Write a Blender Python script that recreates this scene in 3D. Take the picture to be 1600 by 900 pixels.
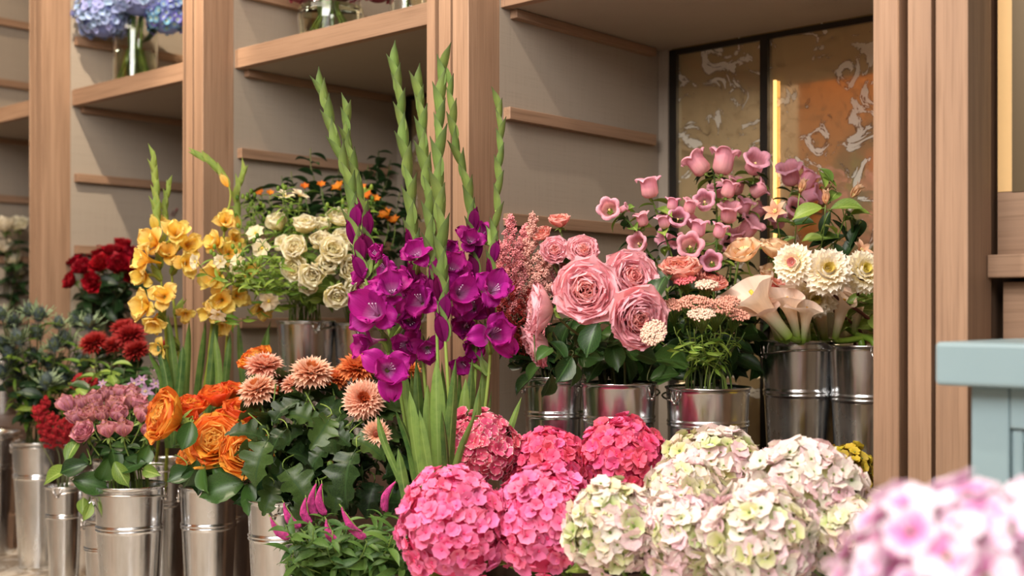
import bpy, math, random
from mathutils import Vector, Matrix
rnd = random.Random(7)
PI = math.pi
sc = bpy.context.scene
for o in list(bpy.data.objects): bpy.data.objects.remove(o)
C = bpy.data.collections.new('flower_shop'); sc.collection.children.link(C)

# ------------------------------------------------------------------ camera, world, lights, exposure
FPX = 1877.0; CAMZ = 0.78
cam_d = bpy.data.cameras.new('camera'); cam = bpy.data.objects.new('camera', cam_d); C.objects.link(cam)
cam_d.sensor_width = 36; cam_d.lens = FPX/1600*36; cam_d.shift_y = 39/1600
cam_d.clip_start = .05
cam.location = (0, 0, CAMZ); cam.rotation_euler = (PI/2, 0, math.atan2(.6664, .7455))
cam_d.dof.use_dof = True; cam_d.dof.focus_distance = 2.4; cam_d.dof.aperture_fstop = 2.8
sc.camera = cam
sc.view_settings.view_transform = 'Standard'; sc.view_settings.look = 'None'
sc.view_settings.gamma = 1; sc.view_settings.use_curve_mapping = False
sc.view_settings.exposure = 0.32
w = bpy.data.worlds.new('world'); sc.world = w; w.use_nodes = True
w.node_tree.nodes['Background'].inputs[0].default_value = (1.0, .91, .83, 1)
w.node_tree.nodes['Background'].inputs[1].default_value = .12

def area(name, loc, target, size, power, col, sy=None):
    l = bpy.data.lights.new(name, 'AREA'); l.energy = power; l.color = col; l.size = size
    if sy: l.shape = 'RECTANGLE'; l.size_y = sy
    o = bpy.data.objects.new(name, l); C.objects.link(o); o.location = loc
    o.rotation_euler = (Vector(target)-Vector(loc)).to_track_quat('-Z', 'Y').to_euler(); return o
def spot(name, loc, target, power, col, ang=60, r=.03, blend=.4):
    l = bpy.data.lights.new(name, 'SPOT'); l.energy = power; l.color = col; l.spot_size = math.radians(ang)
    l.spot_blend = blend; l.shadow_soft_size = r
    o = bpy.data.objects.new(name, l); C.objects.link(o); o.location = loc
    o.rotation_euler = (Vector(target)-Vector(loc)).to_track_quat('-Z', 'Y').to_euler(); return o
area('overhead_fill', (-.75, -.55, 2.5), (-1.5, 1.8, .4), 1.6, 104, (1, .95, .90))  # added soft fill brightening the front flowers, out of view
area('side_fill', (1.0, -.5, 1.8), (-.4, 1.6, .6), .8, 16, (1, .95, .92))  # added right-hand fill for the foreground hydrangeas and counter
area('ceiling_light_long', (-2.2, .55, 2.75), (-2.3, 1.8, .4), 2.6, 22, (1, .88, .74), .5)
spot('ceiling_spot_first', (-2.75, 1.38, 2.72), (-3.6, 2.1, 1.25), 150, (1, .84, .64), 58, .02)
spot('ceiling_spot_second', (-3.0, .9, 2.7), (-2.45, 2.0, 1.0), 100, (1, .82, .62), 55)
spot('ceiling_spot_third', (-1.5, .8, 2.7), (-1.3, 2.15, .85), 105, (1, .87, .72), 52)
spot('ceiling_spot_fourth', (-4.2, 1.2, 2.7), (-4.6, 2.3, 1.0), 55, (1, .76, .5), 60)
spot('niche_fill_spot', (-3.0, -.6, 2.7), (-3.4, -1.9, 1.5), 55, (1, .62, .3), 80)  # unseen warm lamp added to brighten the mirrored orange wall

# ------------------------------------------------------------------ coordinates
AX, AY = Vector((.7456, .6665, 0)), Vector((-.6664, .7455, 0))      # camera right, camera forward
def at(px, py, F):
    return AX*((px-800)/FPX*F) + AY*F + Vector((0, 0, CAMZ+(489-py)/FPX*F))
def D(r, t, u):                                                       # right, towards the viewer, up
    return (AX*r - AY*t + Vector((0, 0, u))).normalized()
def m2(px, F): return px*F/FPX
def planeX(px, Y):
    t = (px-800)/FPX; return -Y*(.6665-.7455*t)/(.7456+.6664*t)
def basis(z, spin=0, hint=None):
    z = z.normalized(); h = hint or Vector((0, 0, 1))
    if abs(z.dot(h)) > .97: h = AY.copy()
    x = h.cross(z).normalized(); y = z.cross(x)
    return Matrix((x, y, z)).transposed().to_4x4() @ Matrix.Rotation(spin, 4, 'Z')
def frame(z, ydir):                                                   # local z along z, local y towards ydir
    z = z.normalized(); y = (ydir - z*ydir.dot(z)).normalized(); x = y.cross(z)
    return Matrix((x, y, z)).transposed().to_4x4()
def T(v): return Matrix.Translation(v)
def S(s): return Matrix.Scale(s, 4)
def RZ(a): return Matrix.Rotation(a, 4, 'Z')
def RX(a): return Matrix.Rotation(a, 4, 'X')

# ------------------------------------------------------------------ materials
def lin(c):
    f = lambda v: (v/255/12.92) if v/255 <= .04045 else ((v/255+.055)/1.055)**2.4
    return (f(c[0]), f(c[1]), f(c[2]), 1)
MATS = {}
def newmat(name):
    m = bpy.data.materials.new(name); m.use_nodes = True
    nt = m.node_tree; b = nt.nodes['Principled BSDF']; out = nt.nodes['Material Output']
    return m, nt, b, out
def N(nt, t, **kw):
    n = nt.nodes.new(t)
    for k, v in kw.items(): setattr(n, k, v)
    return n
def ramp(nt, stops, fac=None):
    r = N(nt, 'ShaderNodeValToRGB'); e = r.color_ramp.elements
    while len(e) < len(stops): e.new(.5)
    for i, (p, c) in enumerate(stops): e[i].position = p; e[i].color = c
    if fac: nt.links.new(fac, r.inputs[0])
    return r
def mix(nt, fac, a, b, mode='MIX'):
    n = N(nt, 'ShaderNodeMix', data_type='RGBA', blend_type=mode)
    for s, v in ((n.inputs[0], fac), (n.inputs[6], a), (n.inputs[7], b)):
        if hasattr(v, 'links') or hasattr(v, 'is_linked'): nt.links.new(v, s)
        else: s.default_value = v
    return n.outputs[2]
def mp(nt, inp, scale, coord='Object', detail=3, rough=.6, dist=0):
    mpn = N(nt, 'ShaderNodeMapping'); mpn.inputs['Scale'].default_value = scale
    nt.links.new(inp, mpn.inputs[0])
    n = N(nt, 'ShaderNodeTexNoise'); n.inputs['Scale'].default_value = 1; n.inputs['Detail'].default_value = detail
    n.inputs['Roughness'].default_value = rough; n.inputs['Distortion'].default_value = dist
    nt.links.new(mpn.outputs[0], n.inputs['Vector']); return n.outputs['Fac']
def petal_mat(name, base, mid, tip, edge=None, edgew=.12, vein=.12, rnd_v=.12, rnd_h=.012, trans=.28, rough=.55, blot=None, p1=.45):
    if name in MATS: return MATS[name]
    m, nt, b, out = newmat(name); L = nt.links.new
    tc = N(nt, 'ShaderNodeTexCoord'); sp = N(nt, 'ShaderNodeSeparateXYZ'); L(tc.outputs['UV'], sp.inputs[0])
    r = ramp(nt, [(0, lin(base)), (p1, lin(mid)), (1, lin(tip))], sp.outputs[1]); col = r.outputs[0]
    oi = N(nt, 'ShaderNodeObjectInfo')
    if blot:
        nz = mp(nt, tc.outputs['Object'], (26, 26, 26), detail=1)
        ad = N(nt, 'ShaderNodeMath', operation='ADD'); L(nz, ad.inputs[0])
        ml = N(nt, 'ShaderNodeMath', operation='MULTIPLY_ADD'); L(oi.outputs['Random'], ml.inputs[0]); ml.inputs[1].default_value = .5; ml.inputs[2].default_value = -.25
        L(ml.outputs[0], ad.inputs[1])
        rr = ramp(nt, [(.46, (0, 0, 0, 1)), (.62, (1, 1, 1, 1))], ad.outputs[0])
        col = mix(nt, rr.outputs[0], col, lin(blot))
    if edge:
        a = N(nt, 'ShaderNodeMath', operation='MULTIPLY_ADD'); L(sp.outputs[0], a.inputs[0]); a.inputs[1].default_value = 2; a.inputs[2].default_value = -1
        ab = N(nt, 'ShaderNodeMath', operation='ABSOLUTE'); L(a.outputs[0], ab.inputs[0])
        mx = N(nt, 'ShaderNodeMath', operation='MAXIMUM'); L(ab.outputs[0], mx.inputs[0]); L(sp.outputs[1], mx.inputs[1])
        er = ramp(nt, [(1-edgew*1.6, (0, 0, 0, 1)), (1-edgew*.4, (1, 1, 1, 1))], mx.outputs[0])
        col = mix(nt, er.outputs[0], col, lin(edge))
    vn = mp(nt, tc.outputs['UV'], (22, 1.6, 1), detail=2)
    vr = ramp(nt, [(.3, (1-vein*1.6,)*3+(1,)), (.7, (1+vein*.4,)*3+(1,))], vn)
    col = mix(nt, 1.0, col, vr.outputs[0], 'MULTIPLY')
    hs = N(nt, 'ShaderNodeHueSaturation')
    mr = N(nt, 'ShaderNodeMapRange'); L(oi.outputs['Random'], mr.inputs[0]); mr.inputs[3].default_value = 1-rnd_v; mr.inputs[4].default_value = 1+rnd_v*.6
    L(mr.outputs[0], hs.inputs['Value'])
    mh = N(nt, 'ShaderNodeMath', operation='MULTIPLY'); L(oi.outputs['Random'], mh.inputs[0]); mh.inputs[1].default_value = 7.31
    fr = N(nt, 'ShaderNodeMath', operation='FRACT'); L(mh.outputs[0], fr.inputs[0])
    mh2 = N(nt, 'ShaderNodeMapRange'); L(fr.outputs[0], mh2.inputs[0]); mh2.inputs[3].default_value = .5-rnd_h; mh2.inputs[4].default_value = .5+rnd_h
    L(mh2.outputs[0], hs.inputs['Hue'])
    L(col, hs.inputs['Color']); L(hs.outputs[0], b.inputs['Base Color'])
    b.inputs['Roughness'].default_value = rough; b.inputs['Specular IOR Level'].default_value = .25
    tr = N(nt, 'ShaderNodeBsdfTranslucent'); L(hs.outputs[0], tr.inputs[0])
    ms = N(nt, 'ShaderNodeMixShader'); ms.inputs[0].default_value = trans
    L(b.outputs[0], ms.inputs[1]); L(tr.outputs[0], ms.inputs[2]); L(ms.outputs[0], out.inputs[0])
    bp = N(nt, 'ShaderNodeBump'); bp.inputs['Strength'].default_value = .25; bp.inputs['Distance'].default_value = .001
    L(vn, bp.inputs['Height']); L(bp.outputs[0], b.inputs['Normal'])
    MATS[name] = m; return m
def leaf_mat(name, c1, c2, rib=None, rough=.42, trans=.18, mott=14):
    if name in MATS: return MATS[name]
    m, nt, b, out = newmat(name); L = nt.links.new
    tc = N(nt, 'ShaderNodeTexCoord'); sp = N(nt, 'ShaderNodeSeparateXYZ'); L(tc.outputs['UV'], sp.inputs[0])
    oi = N(nt, 'ShaderNodeObjectInfo')
    nz = mp(nt, tc.outputs['Object'], (mott*3, mott*3, mott*3), detail=3)
    ad = N(nt, 'ShaderNodeMath', operation='MULTIPLY_ADD'); L(oi.outputs['Random'], ad.inputs[0]); ad.inputs[1].default_value = .5; L(nz, ad.inputs[2])
    r = ramp(nt, [(.42, lin(c1)), (1.0, lin(c2))], ad.outputs[0]); col = r.outputs[0]
    if rib:
        a = N(nt, 'ShaderNodeMath', operation='SUBTRACT'); L(sp.outputs[0], a.inputs[0]); a.inputs[1].default_value = .5
        ab = N(nt, 'ShaderNodeMath', operation='ABSOLUTE'); L(a.outputs[0], ab.inputs[0])
        rr = ramp(nt, [(.015, (1, 1, 1, 1)), (.05, (0, 0, 0, 1))], ab.outputs[0])
        # side veins
        sv = N(nt, 'ShaderNodeMath', operation='MULTIPLY_ADD'); L(ab.outputs[0], sv.inputs[0]); sv.inputs[1].default_value = -1.0; L(sp.outputs[1], sv.inputs[2])
        sm = N(nt, 'ShaderNodeMath', operation='MULTIPLY'); L(sv.outputs[0], sm.inputs[0]); sm.inputs[1].default_value = 44
        sn = N(nt, 'ShaderNodeMath', operation='SINE'); L(sm.outputs[0], sn.inputs[0])
        sr = ramp(nt, [(.9, (0, 0, 0, 1)), (1.0, (.45, .45, .45, 1))], sn.outputs[0])
        mx = N(nt, 'ShaderNodeMath', operation='MAXIMUM'); L(rr.outputs[0], mx.inputs[0]); L(sr.outputs[0], mx.inputs[1])
        col = mix(nt, mx.outputs[0], col, lin(rib))
    L(col, b.inputs['Base Color']); b.inputs['Roughness'].default_value = rough
    b.inputs['Specular IOR Level'].default_value = .4
    tr = N(nt, 'ShaderNodeBsdfTranslucent'); L(col, tr.inputs[0])
    ms = N(nt, 'ShaderNodeMixShader'); ms.inputs[0].default_value = trans
    L(b.outputs[0], ms.inputs[1]); L(tr.outputs[0], ms.inputs[2]); L(ms.outputs[0], out.inputs[0])
    MATS[name] = m; return m
def plain(name, c, rough=.5, metal=0, emit=0, noise=0, nscale=8, spec=.5):
    if name in MATS: return MATS[name]
    m, nt, b, out = newmat(name); L = nt.links.new
    b.inputs['Roughness'].default_value = rough; b.inputs['Metallic'].default_value = metal
    b.inputs['Specular IOR Level'].default_value = spec
    tc = N(nt, 'ShaderNodeTexCoord'); nz = mp(nt, tc.outputs['Object'], (nscale,)*3, detail=4)
    k = noise or .04; c = lin(c)
    r = ramp(nt, [(.3, tuple(x*(1-k) for x in c[:3])+(1,)), (.7, tuple(min(1, x*(1+k)) for x in c[:3])+(1,))], nz)
    L(r.outputs[0], b.inputs['Base Color'])
    if emit: L(r.outputs[0], b.inputs['Emission Color']); b.inputs['Emission Strength'].default_value = emit
    MATS[name] = m; return m
def wood(name, c_dark, c_mid, c_light, axis):
    m, nt, b, out = newmat(name); L = nt.links.new
    tc = N(nt, 'ShaderNodeTexCoord')
    s1 = [34, 34, 34]; s1[axis] = 1.3
    s2 = [230, 230, 230]; s2[axis] = 5
    s3 = [7, 7, 7]; s3[axis] = .5
    n1 = mp(nt, tc.outputs['Object'], s1, detail=4, dist=.5); n2 = mp(nt, tc.outputs['Object'], s2, detail=2); n3 = mp(nt, tc.outputs['Object'], s3, detail=2, dist=.8)
    r1 = ramp(nt, [(.25, lin(c_dark)), (.5, lin(c_mid)), (.75, lin(c_light))], n1)
    r2 = ramp(nt, [(.32, (.80, .78, .76, 1)), (.50, (1, 1, 1, 1))], n2)
    r3 = ramp(nt, [(.3, (.88, .86, .84, 1)), (.7, (1.0, 1.0, 1.0, 1))], n3)
    col = mix(nt, 1.0, mix(nt, 1.0, r1.outputs[0], r2.outputs[0], 'MULTIPLY'), r3.outputs[0], 'MULTIPLY')
    L(col, b.inputs['Base Color']); b.inputs['Roughness'].default_value = .55; b.inputs['Specular IOR Level'].default_value = .3
    bp = N(nt, 'ShaderNodeBump'); bp.inputs['Strength'].default_value = .2; bp.inputs['Distance'].default_value = .001
    L(n2, bp.inputs['Height']); L(bp.outputs[0], b.inputs['Normal'])
    return m
WD = ((134, 106, 86), (150, 120, 97), (165, 134, 110))
WX, WY, WZ = (wood('oak_along_'+k, *WD, i) for i, k in enumerate(('length', 'depth', 'height')))
def greige_mat():
    m, nt, b, out = newmat('greige_linen_panel'); L = nt.links.new
    tc = N(nt, 'ShaderNodeTexCoord'); n1 = mp(nt, tc.outputs['Object'], (260, 260, 6), detail=2); n2 = mp(nt, tc.outputs['Object'], (6, 6, 260), detail=2)
    a = N(nt, 'ShaderNodeMath', operation='ADD'); L(n1, a.inputs[0]); L(n2, a.inputs[1])
    r = ramp(nt, [(.5, lin((142, 130, 117))), (1.5, lin((152, 140, 126)))], a.outputs[0])
    L(r.outputs[0], b.inputs['Base Color']); b.inputs['Roughness'].default_value = .7; return m
GREIGE = greige_mat()
def bucket_mat():
    m, nt, b, out = newmat('polished_zinc'); L = nt.links.new
    tc = N(nt, 'ShaderNodeTexCoord'); n1 = mp(nt, tc.outputs['Object'], (18, 18, 7), detail=4, dist=.4); n2 = mp(nt, tc.outputs['Object'], (9, 9, 3), detail=1)
    r = ramp(nt, [(.3, lin((206, 208, 210))), (.7, lin((236, 237, 238)))], n1); L(r.outputs[0], b.inputs['Base Color'])
    rr = ramp(nt, [(.35, (.16, .16, .16, 1)), (.75, (.32, .32, .32, 1))], n1); L(rr.outputs[0], b.inputs['Roughness'])
    b.inputs['Metallic'].default_value = 1
    bp = N(nt, 'ShaderNodeBump'); bp.inputs['Strength'].default_value = .35; bp.inputs['Distance'].default_value = .004
    L(n2, bp.inputs['Height']); L(bp.outputs[0], b.inputs['Normal']); return m
ZINC = bucket_mat()
WIRE = plain('bright_wire', (205, 200, 195), .2, 1)
BLACKMETAL = plain('dark_bronze_frame', (38, 34, 29), .4, .3)
def mirror_mat():
    m, nt, b, out = newmat('antiqued_mirror'); L = nt.links.new
    tc = N(nt, 'ShaderNodeTexCoord')
    big = mp(nt, tc.outputs['Object'], (12, 12, 12), detail=6, rough=.62, dist=1.2)
    fine = mp(nt, tc.outputs['Object'], (45, 45, 45), detail=5, rough=.7)
    # islands where the silvering is gone, with a dark rim
    isl = ramp(nt, [(.572, (0, 0, 0, 1)), (.580, (1, 1, 1, 1))], big)
    rim = ramp(nt, [(.552, (0, 0, 0, 1)), (.572, (1, 1, 1, 1)), (.595, (0, 0, 0, 1))], big)
    foxing = ramp(nt, [(.52, (0, 0, 0, 1)), (.75, (1, 1, 1, 1))], fine)
    col = mix(nt, foxing.outputs[0], lin((214, 190, 150)), lin((120, 88, 52)))
    b.inputs['Metallic'].default_value = 1; b.inputs['Roughness'].default_value = .06
    L(col, b.inputs['Base Color'])
    d = N(nt, 'ShaderNodeBsdfPrincipled'); d.inputs['Roughness'].default_value = .35
    c2 = mix(nt, isl.outputs[0], lin((226, 200, 150)), lin((232, 226, 210)))
    c3 = mix(nt, rim.outputs[0], c2, lin((70, 50, 30))); L(c3, d.inputs['Base Color'])
    ms = N(nt, 'ShaderNodeMixShader')
    mxx = N(nt, 'ShaderNodeMath', operation='MAXIMUM'); L(isl.outputs[0], mxx.inputs[0]); L(rim.outputs[0], mxx.inputs[1])
    ml = N(nt, 'ShaderNodeMath', operation='MULTIPLY_ADD'); L(mxx.outputs[0], ml.inputs[0]); ml.inputs[1].default_value = .42; ml.inputs[2].default_value = .27
    L(ml.outputs[0], ms.inputs[0]); L(b.outputs[0], ms.inputs[1]); L(d.outputs[0], ms.inputs[2]); L(ms.outputs[0], out.inputs[0])
    return m
MIRROR = mirror_mat()
def marble():
    m, nt, b, out = newmat('veined_marble'); L = nt.links.new
    tc = N(nt, 'ShaderNodeTexCoord'); n = mp(nt, tc.outputs['Object'], (5, 5, 5), detail=8, dist=2.2)
    r = ramp(nt, [(.3, lin((206, 194, 178))), (.46, lin((164, 146, 124))), (.5, lin((212, 200, 184))), (.7, lin((222, 214, 202)))], n)
    L(r.outputs[0], b.inputs['Base Color']); b.inputs['Roughness'].default_value = .22; return m
MARBLE = marble()
def glass(name, c, rough=0, ior=1.45):
    m, nt, b, out = newmat(name); b.inputs['Base Color'].default_value = lin(c); b.inputs['Transmission Weight'].default_value = 1
    b.inputs['Roughness'].default_value = rough; b.inputs['IOR'].default_value = ior; return m
GLASS = glass('clear_glass', (250, 252, 250)); WATER = glass('vase_water', (236, 240, 214), 0, 1.33)

# ------------------------------------------------------------------ mesh builder
class MB:
    def __init__(s): s.v = []; s.f = []; s.uv = []; s.mi = []
    def grid(s, P, uvs, M=None, mat=0, closed=False):
        nv, nu = len(P), len(P[0]); b = len(s.v)
        for i in range(nv):
            for j in range(nu):
                p = P[i][j]; s.v.append(tuple(M @ Vector(p)) if M else tuple(p)); s.uv.append(uvs[i][j])
        for i in range(nv-1):
            for j in range(nu-1 + (1 if closed else 0)):
                k = (j+1) % nu
                s.f.append((b+i*nu+j, b+i*nu+k, b+(i+1)*nu+k, b+(i+1)*nu+j)); s.mi.append(mat)
        return s
    def raw(s, V, Fs, M=None, mat=0, uv=(.5, .5)):
        b = len(s.v)
        for p in V: s.v.append(tuple(M @ Vector(p)) if M else tuple(p)); s.uv.append(uv)
        for f in Fs: s.f.append(tuple(b+i for i in f)); s.mi.append(mat)
        return s
    def box(s, a, b, mat=0):
        x0, y0, z0 = a; x1, y1, z1 = b
        return s.raw([(x0, y0, z0), (x1, y0, z0), (x1, y1, z0), (x0, y1, z0), (x0, y0, z1), (x1, y0, z1), (x1, y1, z1), (x0, y1, z1)],
                     [(3, 2, 1, 0), (4, 5, 6, 7), (0, 1, 5, 4), (1, 2, 6, 5), (2, 3, 7, 6), (3, 0, 4, 7)], None, mat)
    def lathe(s, prof, n=24, M=None, mat=0, cap=False):
        P = [[(r*math.cos(2*PI*j/n), r*math.sin(2*PI*j/n), z) for j in range(n)] for r, z in prof]
        U = [[(j/n, i/max(1, len(prof)-1)) for j in range(n)] for i in range(len(prof))]
        b = len(s.v); s.grid(P, U, M, mat, True)
        if cap:
            s.f.append(tuple(b+j for j in reversed(range(n)))); s.mi.append(mat)
        return s
    def tube(s, pts, r0, r1=None, n=6, mat=0):
        r1 = r0 if r1 is None else r1; P = []; U = []; up = Vector((.31, .17, .93))
        for i, p in enumerate(pts):
            t = (pts[min(i+1, len(pts)-1)]-pts[max(i-1, 0)]).normalized()
            x = up.cross(t)
            if x.length < .1: x = Vector((1, 0, 0)).cross(t)
            x.normalize(); y = t.cross(x); r = r0+(r1-r0)*i/(len(pts)-1)
            P.append([p+x*(r*math.cos(2*PI*j/n))+y*(r*math.sin(2*PI*j/n)) for j in range(n)]); U.append([(j/n, i/(len(pts)-1)) for j in range(n)])
        b = len(s.v); s.grid(P, U, None, mat, True)
        e = b+(len(pts)-1)*n
        s.f.append(tuple(b+j for j in reversed(range(n)))); s.mi.append(mat)
        s.f.append(tuple(e+j for j in range(n))); s.mi.append(mat)
        return s
    def ball(s, c, r, M=None, mat=0, nu=6, nv=4, sz=1.0):
        P = []; U = []
        for i in range(nv+1):
            a = PI*i/nv
            P.append([(c[0]+r*math.sin(a)*math.cos(2*PI*j/nu), c[1]+r*math.sin(a)*math.sin(2*PI*j/nu), c[2]-r*sz*math.cos(a)) for j in range(nu)])
            U.append([(q/nu, i/nv) for q in range(nu)])
        return s.grid(P, U, M, mat, True)
    def octa(s, c, r, mat=0, sz=1.0):
        x, y, z = c
        return s.raw([(x+r, y, z), (x, y+r, z), (x-r, y, z), (x, y-r, z), (x, y, z+r*sz), (x, y, z-r*sz)],
                     [(0, 1, 4), (1, 2, 4), (2, 3, 4), (3, 0, 4), (1, 0, 5), (2, 1, 5), (3, 2, 5), (0, 3, 5)], None, mat, (.5, rnd.random()))
    def mesh(s, name, mats, smooth=True):
        me = bpy.data.meshes.new(name); me.from_pydata(s.v, [], s.f)
        if not isinstance(mats, (list, tuple)): mats = [mats]
        for m in mats: me.materials.append(m)
        ul = me.uv_layers.new(name='UVMap'); li = [0]*len(me.loops); me.loops.foreach_get('vertex_index', li)
        fl = []
        for i in li: fl += s.uv[i]
        ul.data.foreach_set('uv', fl)
        me.polygons.foreach_set('material_index', s.mi)
        me.polygons.foreach_set('use_smooth', [smooth]*len(s.f)); me.update(); return me

def petal_grid(L=1, W=.4, lean=30, bend=20, k=1, cup=.3, ruf=0, rn=3, a=.6, b=4, c=.5, nu=5, nv=6, tip=0, r0=0, seed=0, notch=0, twist=0):
    """grows from the origin along +z, leaning towards +y; returns points and uvs"""
    R = random.Random(seed); ph = R.random()*6.28; ph2 = R.random()*6.28
    mx = max((v/40)**a*(1-(v/40)**b)**c for v in range(41))
    y, z = r0, 0.0; P = []; U = []; steps = nv
    for i in range(nv+1):
        v = i/nv
        phi = math.radians(lean+bend*v**k + (tip*max(0, (v-.7)/.3)**1.5))
        if i: y += math.sin(phi)*L/nv; z += math.cos(phi)*L/nv
        vv = min(v, .999) if c < 1 else v
        w = W*max((max(vv, .02))**a*(1-vv**b)**c/mx, .05 if v < .5 else .16)
        ny, nz = -math.cos(phi), math.sin(phi)          # inward normal
        row = []; uo = []
        for j in range(nu+1):
            u = 2*j/nu-1
            off = cup*w*u*u + ruf*L*v*v*(abs(u)**.8*.6+.4)*math.sin(rn*u*2.2+ph+v*2) + ruf*.5*L*v*math.sin(3*v+ph2)
            sag = -notch*L*v*v*(1-abs(u))**2 - .10*L*v*v*u*u
            row.append((w*u*(1-.12*abs(cup)*abs(u)), y+ny*off+math.sin(phi)*sag, z+nz*off+math.cos(phi)*sag)); uo.append((j/nu, v))
        P.append(row); U.append(uo)
    return P, U

# ------------------------------------------------------------------ objects
def setp(o, label=None, cat=None, group=None, kind=None):
    if label: o['label'] = label
    if cat: o['category'] = cat
    if group: o['group'] = group
    if kind: o['kind'] = kind
    return o
def thing(name, loc, label=None, cat=None, group=None, rz=0):
    o = bpy.data.objects.new(name, None); C.objects.link(o); o.empty_display_size = .02
    o.matrix_basis = T(Vector(loc)) @ RZ(rz); return setp(o, label, cat, group)
def part(name, me, parent=None, M=None, label=None, kind=None):
    o = bpy.data.objects.new(name, me); C.objects.link(o)
    if parent is not None: o.parent = parent
    if M is not None: o.matrix_basis = M
    return setp(o, label, None, None, kind)
def bevel(o, w=.002, seg=2):
    m = o.modifiers.new('bevel', 'BEVEL'); m.width = w; m.segments = seg; m.limit_method = 'ANGLE'; return o
def wpart(name, me, root, kind=None, label=None):      # mesh written in world coordinates, child of a translated root
    return part(name, me, root, root.matrix_basis.inverted(), label, kind)
LQ = {}
ORD = ['first', 'second', 'third', 'fourth', 'fifth', 'sixth', 'seventh', 'eighth', 'ninth', 'tenth', 'eleventh', 'twelfth', 'thirteenth', 'fourteenth', 'fifteenth', 'sixteenth', 'seventeenth', 'eighteenth', 'nineteenth', 'twentieth', 'twenty-first', 'twenty-second', 'twenty-third', 'twenty-fourth']
def queue(group, root, px, phrase): LQ.setdefault(group, []).append((px, root, phrase)); root['group'] = group
def spawn(proto, root, M):
    """copy a prototype's parts under root; proto = [(name, mesh, matrix, parent index or None)]"""
    made = []
    for name, me, m, pi in proto:
        o = bpy.data.objects.new(name, me); C.objects.link(o)
        if pi is None: o.parent = root; o.matrix_basis = M @ m
        else: o.parent = made[pi]; o.matrix_basis = m
        made.append(o)
    return made
def bez(a, b, c, d, n=8):
    r = []
    for i in range(n+1):
        t = i/n; u = 1-t; r.append(a*u**3+b*(3*u*u*t)+c*(3*u*t*t)+d*t**3)
    return r
def smooth(pts, n=5):
    P = [pts[0]*2-pts[1]]+pts+[pts[-1]*2-pts[-2]]; r = []
    for i in range(1, len(P)-2):
        for k in range(n):
            t = k/n; p0, p1, p2, p3 = P[i-1], P[i], P[i+1], P[i+2]
            r.append(.5*((2*p1)+(p2-p0)*t+(2*p0-5*p1+4*p2-p3)*t*t+(3*p1-p0-3*p2+p3)*t**3))
    r.append(pts[-1]); return r

# ================================================================== SETTING
def structure(name, me, bev=0):
    o = part(name, me, None, None, None, 'structure')
    if bev: bevel(o, bev)
    return o
fl = MB(); fl.box((-7, -2.2, -.05), (2.5, 3.2, 0)); structure('floor', fl.mesh('floor', MARBLE, False))
ce = MB(); ce.box((-7, -2.2, 2.95), (2.5, 3.2, 3.0)); structure('ceiling', ce.mesh('ceiling', plain('ceiling_paint', (214, 200, 180), .8), False))
wb = MB(); wb.box((-7, 2.78, 0), (2.5, 2.9, 2.95)); structure('wall_back', wb.mesh('wall_back', plain('back_wall_paint', (160, 145, 128), .8), False))

# shelving bays: pilasters (front moulding and jamb), side panels, cleats, shelf, step, antiqued mirror back
YF, YJ, YB = 1.90, 2.00, 2.64
BX = [-4.66, -3.758, -2.84, -1.826, -.730]           # right-hand faces of the pilasters = left faces of the bays
PL = [-4.81, -3.89, -2.986, -1.988, -.902]           # left edges of the pilasters
ZS0, ZS1 = 1.470, 1.523
CL = [.765, 1.005, 1.2445, 1.70, 1.94]
for i, (x0, x1) in enumerate(zip(PL, BX)):
    wdt = x1-x0; f = lambda t: x0+wdt*t
    prof = [(x0, YJ+.12), (x0, 1.93), (f(.15), 1.93), (f(.155), 1.918), (f(.30), 1.918), (f(.31), 1.906), (f(.335), 1.902), (f(.34), 1.906), (f(.345), 1.975), (f(.425), 1.975), (f(.43), 1.90),
            (f(.655), 1.90), (f(.66), 1.935), (f(.695), 1.935), (f(.70), 1.90), (f(.99), 1.90), (x1, 1.901), (x1, YJ), (x1-.012, YJ), (x1-.012, YJ+.12)]
    mb = MB(); n = len(prof)
    V = [(x, y, .115) for x, y in prof]+[(x, y, 2.95) for x, y in prof]
    mb.raw(V, [(j, (j+1) % n, n+(j+1) % n, n+j) for j in range(n)]+[tuple(reversed(range(n))), tuple(range(n, 2*n))])
    structure('trim_%d' % (i+1), mb.mesh('pilaster', WZ, False))
    pb = MB(); pb.box((x0-.012, 1.875, 0), (x1+.012, YJ+.12, .113)); structure('baseboard_%s' % ['far_left', 'left', 'middle', 'right', 'far_right'][i], pb.mesh('plinth', WZ, False), .003)
names = ['far left', 'left', 'middle', 'right']
stepz = [.38, .40, .40, .25]
zs_led = CAMZ+(489-137)/FPX*3.05
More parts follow.
